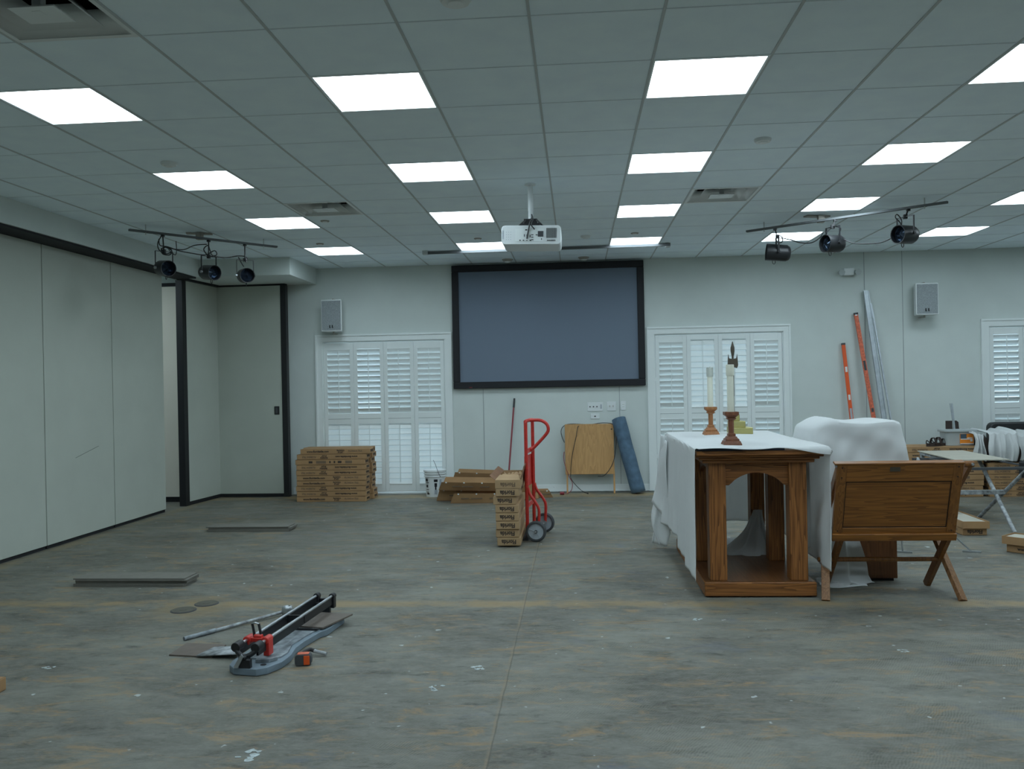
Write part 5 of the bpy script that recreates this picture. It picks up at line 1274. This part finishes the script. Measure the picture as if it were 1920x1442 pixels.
for x in (-0.053, 0.053): m.cyl((x, LC-0.03, 0.135), (x, LC+0.012, 0.135), 0.02, n=12); m.box(x-0.017, x+0.017, LC-0.03, LC+0.01, 0.06, 0.135)
m.box(-0.05, 0.05, LC-0.02, LC, 0.085, 0.12); m.box(-0.05, 0.05, LC-0.06, LC-0.03, 0.03, 0.10); Q(m, 'far_bracket', 'black', bev=0.003)
for x in (-0.053, 0.053):
    m = MB(); m.cyl((x, 0.085, 0.137), (x, 0.15, 0.137), 0.021, n=14); m.box(x-0.010, x+0.022 if x > 0 else x+0.012, 0.09, 0.145, 0.055 if x > 0 else 0.11, 0.14); Q(m, 'slide_block', 'red', bev=0.003)
m = MB(); m.box(-0.04, 0.04, 0.10, 0.135, 0.125, 0.147); m.cyl((-0.02, 0.118, 0.15), (0.025, 0.118, 0.15), 0.014, n=12); Q(m, 'carriage', 'red', bev=0.003)
for x in (-0.02, 0.018):
    m = MB(); m.tube([(x, 0.12, 0.14), (x-0.004, 0.12, 0.17), (x-0.012, 0.125, 0.20), (x-0.016, 0.125, 0.218)], 0.0075, n=8); Q(m, 'lever', 'black')
m = MB(); m.tube([(-0.036, 0.125, 0.216), (-0.02, 0.125, 0.223), (0.002, 0.125, 0.216)], 0.005, n=8); Q(m, 'pivot_pin', 'steel')
m = MB(); m.box(-0.03, -0.012, 0.33, 0.42, 0.05, 0.062); Q(m, 'red_marker', 'red')
# tiles in / around the cutter
def xf(x, y):
    c, s = math.cos(rzc), math.sin(rzc); return (A_.x+c*x-s*y, A_.y+s*x+c*y)
t2 = MB(); P4 = [xf(-0.04, 0.66), xf(0.16, 0.64), xf(0.235, 0.95), xf(0.02, 0.97)]
t2.prism(P4, 0.047, 0.056, lambda u, v, w: (u, v, w)); tag(t2.build('tile_piece', M['browntile']), 'brown tile piece lying on the far end of the tile cutter', 'tile')
p1 = [rayat(x, y, Z=0.0) for x, y in ((317, 1230), (350, 1208), (424, 1211), (398, 1234))]
t2 = MB(); t2.prism([(p.x, p.y) for p in p1], 0.0, 0.008, lambda u, v, w: (u, v, w)); tag(t2.build('tile_piece', M['browntile']), 'flat brown tile offcut on the floor left of the cutter', 'tile')
t2 = MB(); q = [rayat(368, 1230, Z=0.012), rayat(402, 1214, Z=0.012), rayat(452, 1212, Z=0.03), rayat(452, 1226, Z=0.036)]
f4 = [t2.pt(p) for p in q]; t2.face(f4); tag(t2.build('tile_offcut', M['dusty'], solid=0.008, fix=False), 'thin dusty offcut propped between cutter and flat tile', 'tile')
# rod with round head
a = rayat(345, 1198, Z=0.012); b = rayat(528, 1148, Z=0.02)
t = thing('cutter_handle', tuple(V(a.x, a.y, 0)), 'mortar-splashed steel handle bar lying left of the cutter', 'handle bar')
m = MB(); m.cyl(a, b, 0.010, n=10); m.build('bar', M['dusty'], t)
m = MB(); m.cyl(a, a.lerp(b, 0.3), 0.013, n=10); m.build('coated_end', M['plate'], t)
h = rayat(539, 1146, Z=0.03); m = MB(); m.lathe([(0.024, -0.03), (0.034, -0.02), (0.037, 0.0), (0.037, 0.02), (0.031, 0.032), (0.02, 0.034), (0.016, 0.026)], (h.x, h.y, 0.03), 14); m.build('wheel_head', M['steel'], t)
# tape measure
p = rayat(566, 1250, Z=0.0)+V(0, 0.03, 0); t = thing('tape_measure', tuple(p), 'orange and black tape measure beside the tile cutter', 'tape measure', rz=0.15)
m = MB(); m.prism(rr(0.088, 0.062, 0.018), -0.025, 0.025, lambda u, v, w: (u, w, v+0.031)); m.build('case', M['rubber'], t, world=False, bev=0.004)
m = MB(); m.box(0.004, 0.036, -0.028, 0.028, 0.006, 0.056); m.build('orange_band', M['orange'], t, world=False, bev=0.003)
m = MB(); m.box(-0.03, 0.03, -0.02, 0.02, 0.06, 0.064); m.build('top_band', M['orangeW'], t, world=False)
a = rayat(566, 1226, Z=0.02); b = rayat(580, 1218, Z=0.03); c = rayat(612, 1226, Z=0.012)
t = thing('steel_lever', (b.x, b.y, 0), 'short bent black and steel lever behind the tape measure', 'lever')
m = MB(); m.tube([V(a.x, a.y, 0.010), a, b, b.lerp(c, 0.3)], 0.011, n=8); m.build('grip', M['black'], t)
m = MB(); m.cyl(b.lerp(c, 0.25), c, 0.010, n=8); m.build('shank', M['dusty'], t)

# small white tealights on the altar's far edge
for x, y, lab in ((0.0, 0, 'small white bit of wax at the far left altar corner'),):
    pass

# ---------------------------------------------------------------- world and view
w = bpy.data.worlds.new('daylight'); bpy.context.scene.world = w; w.use_nodes = True
bg = w.node_tree.nodes['Background']; bg.inputs[0].default_value = (0.80, 0.89, 1.0, 1); bg.inputs[1].default_value = 2.2
vs = bpy.context.scene.view_settings
vs.view_transform = 'Standard'; vs.look = 'None'; vs.gamma = 1.0; vs.use_curve_mapping = False; vs.exposure = 0.0
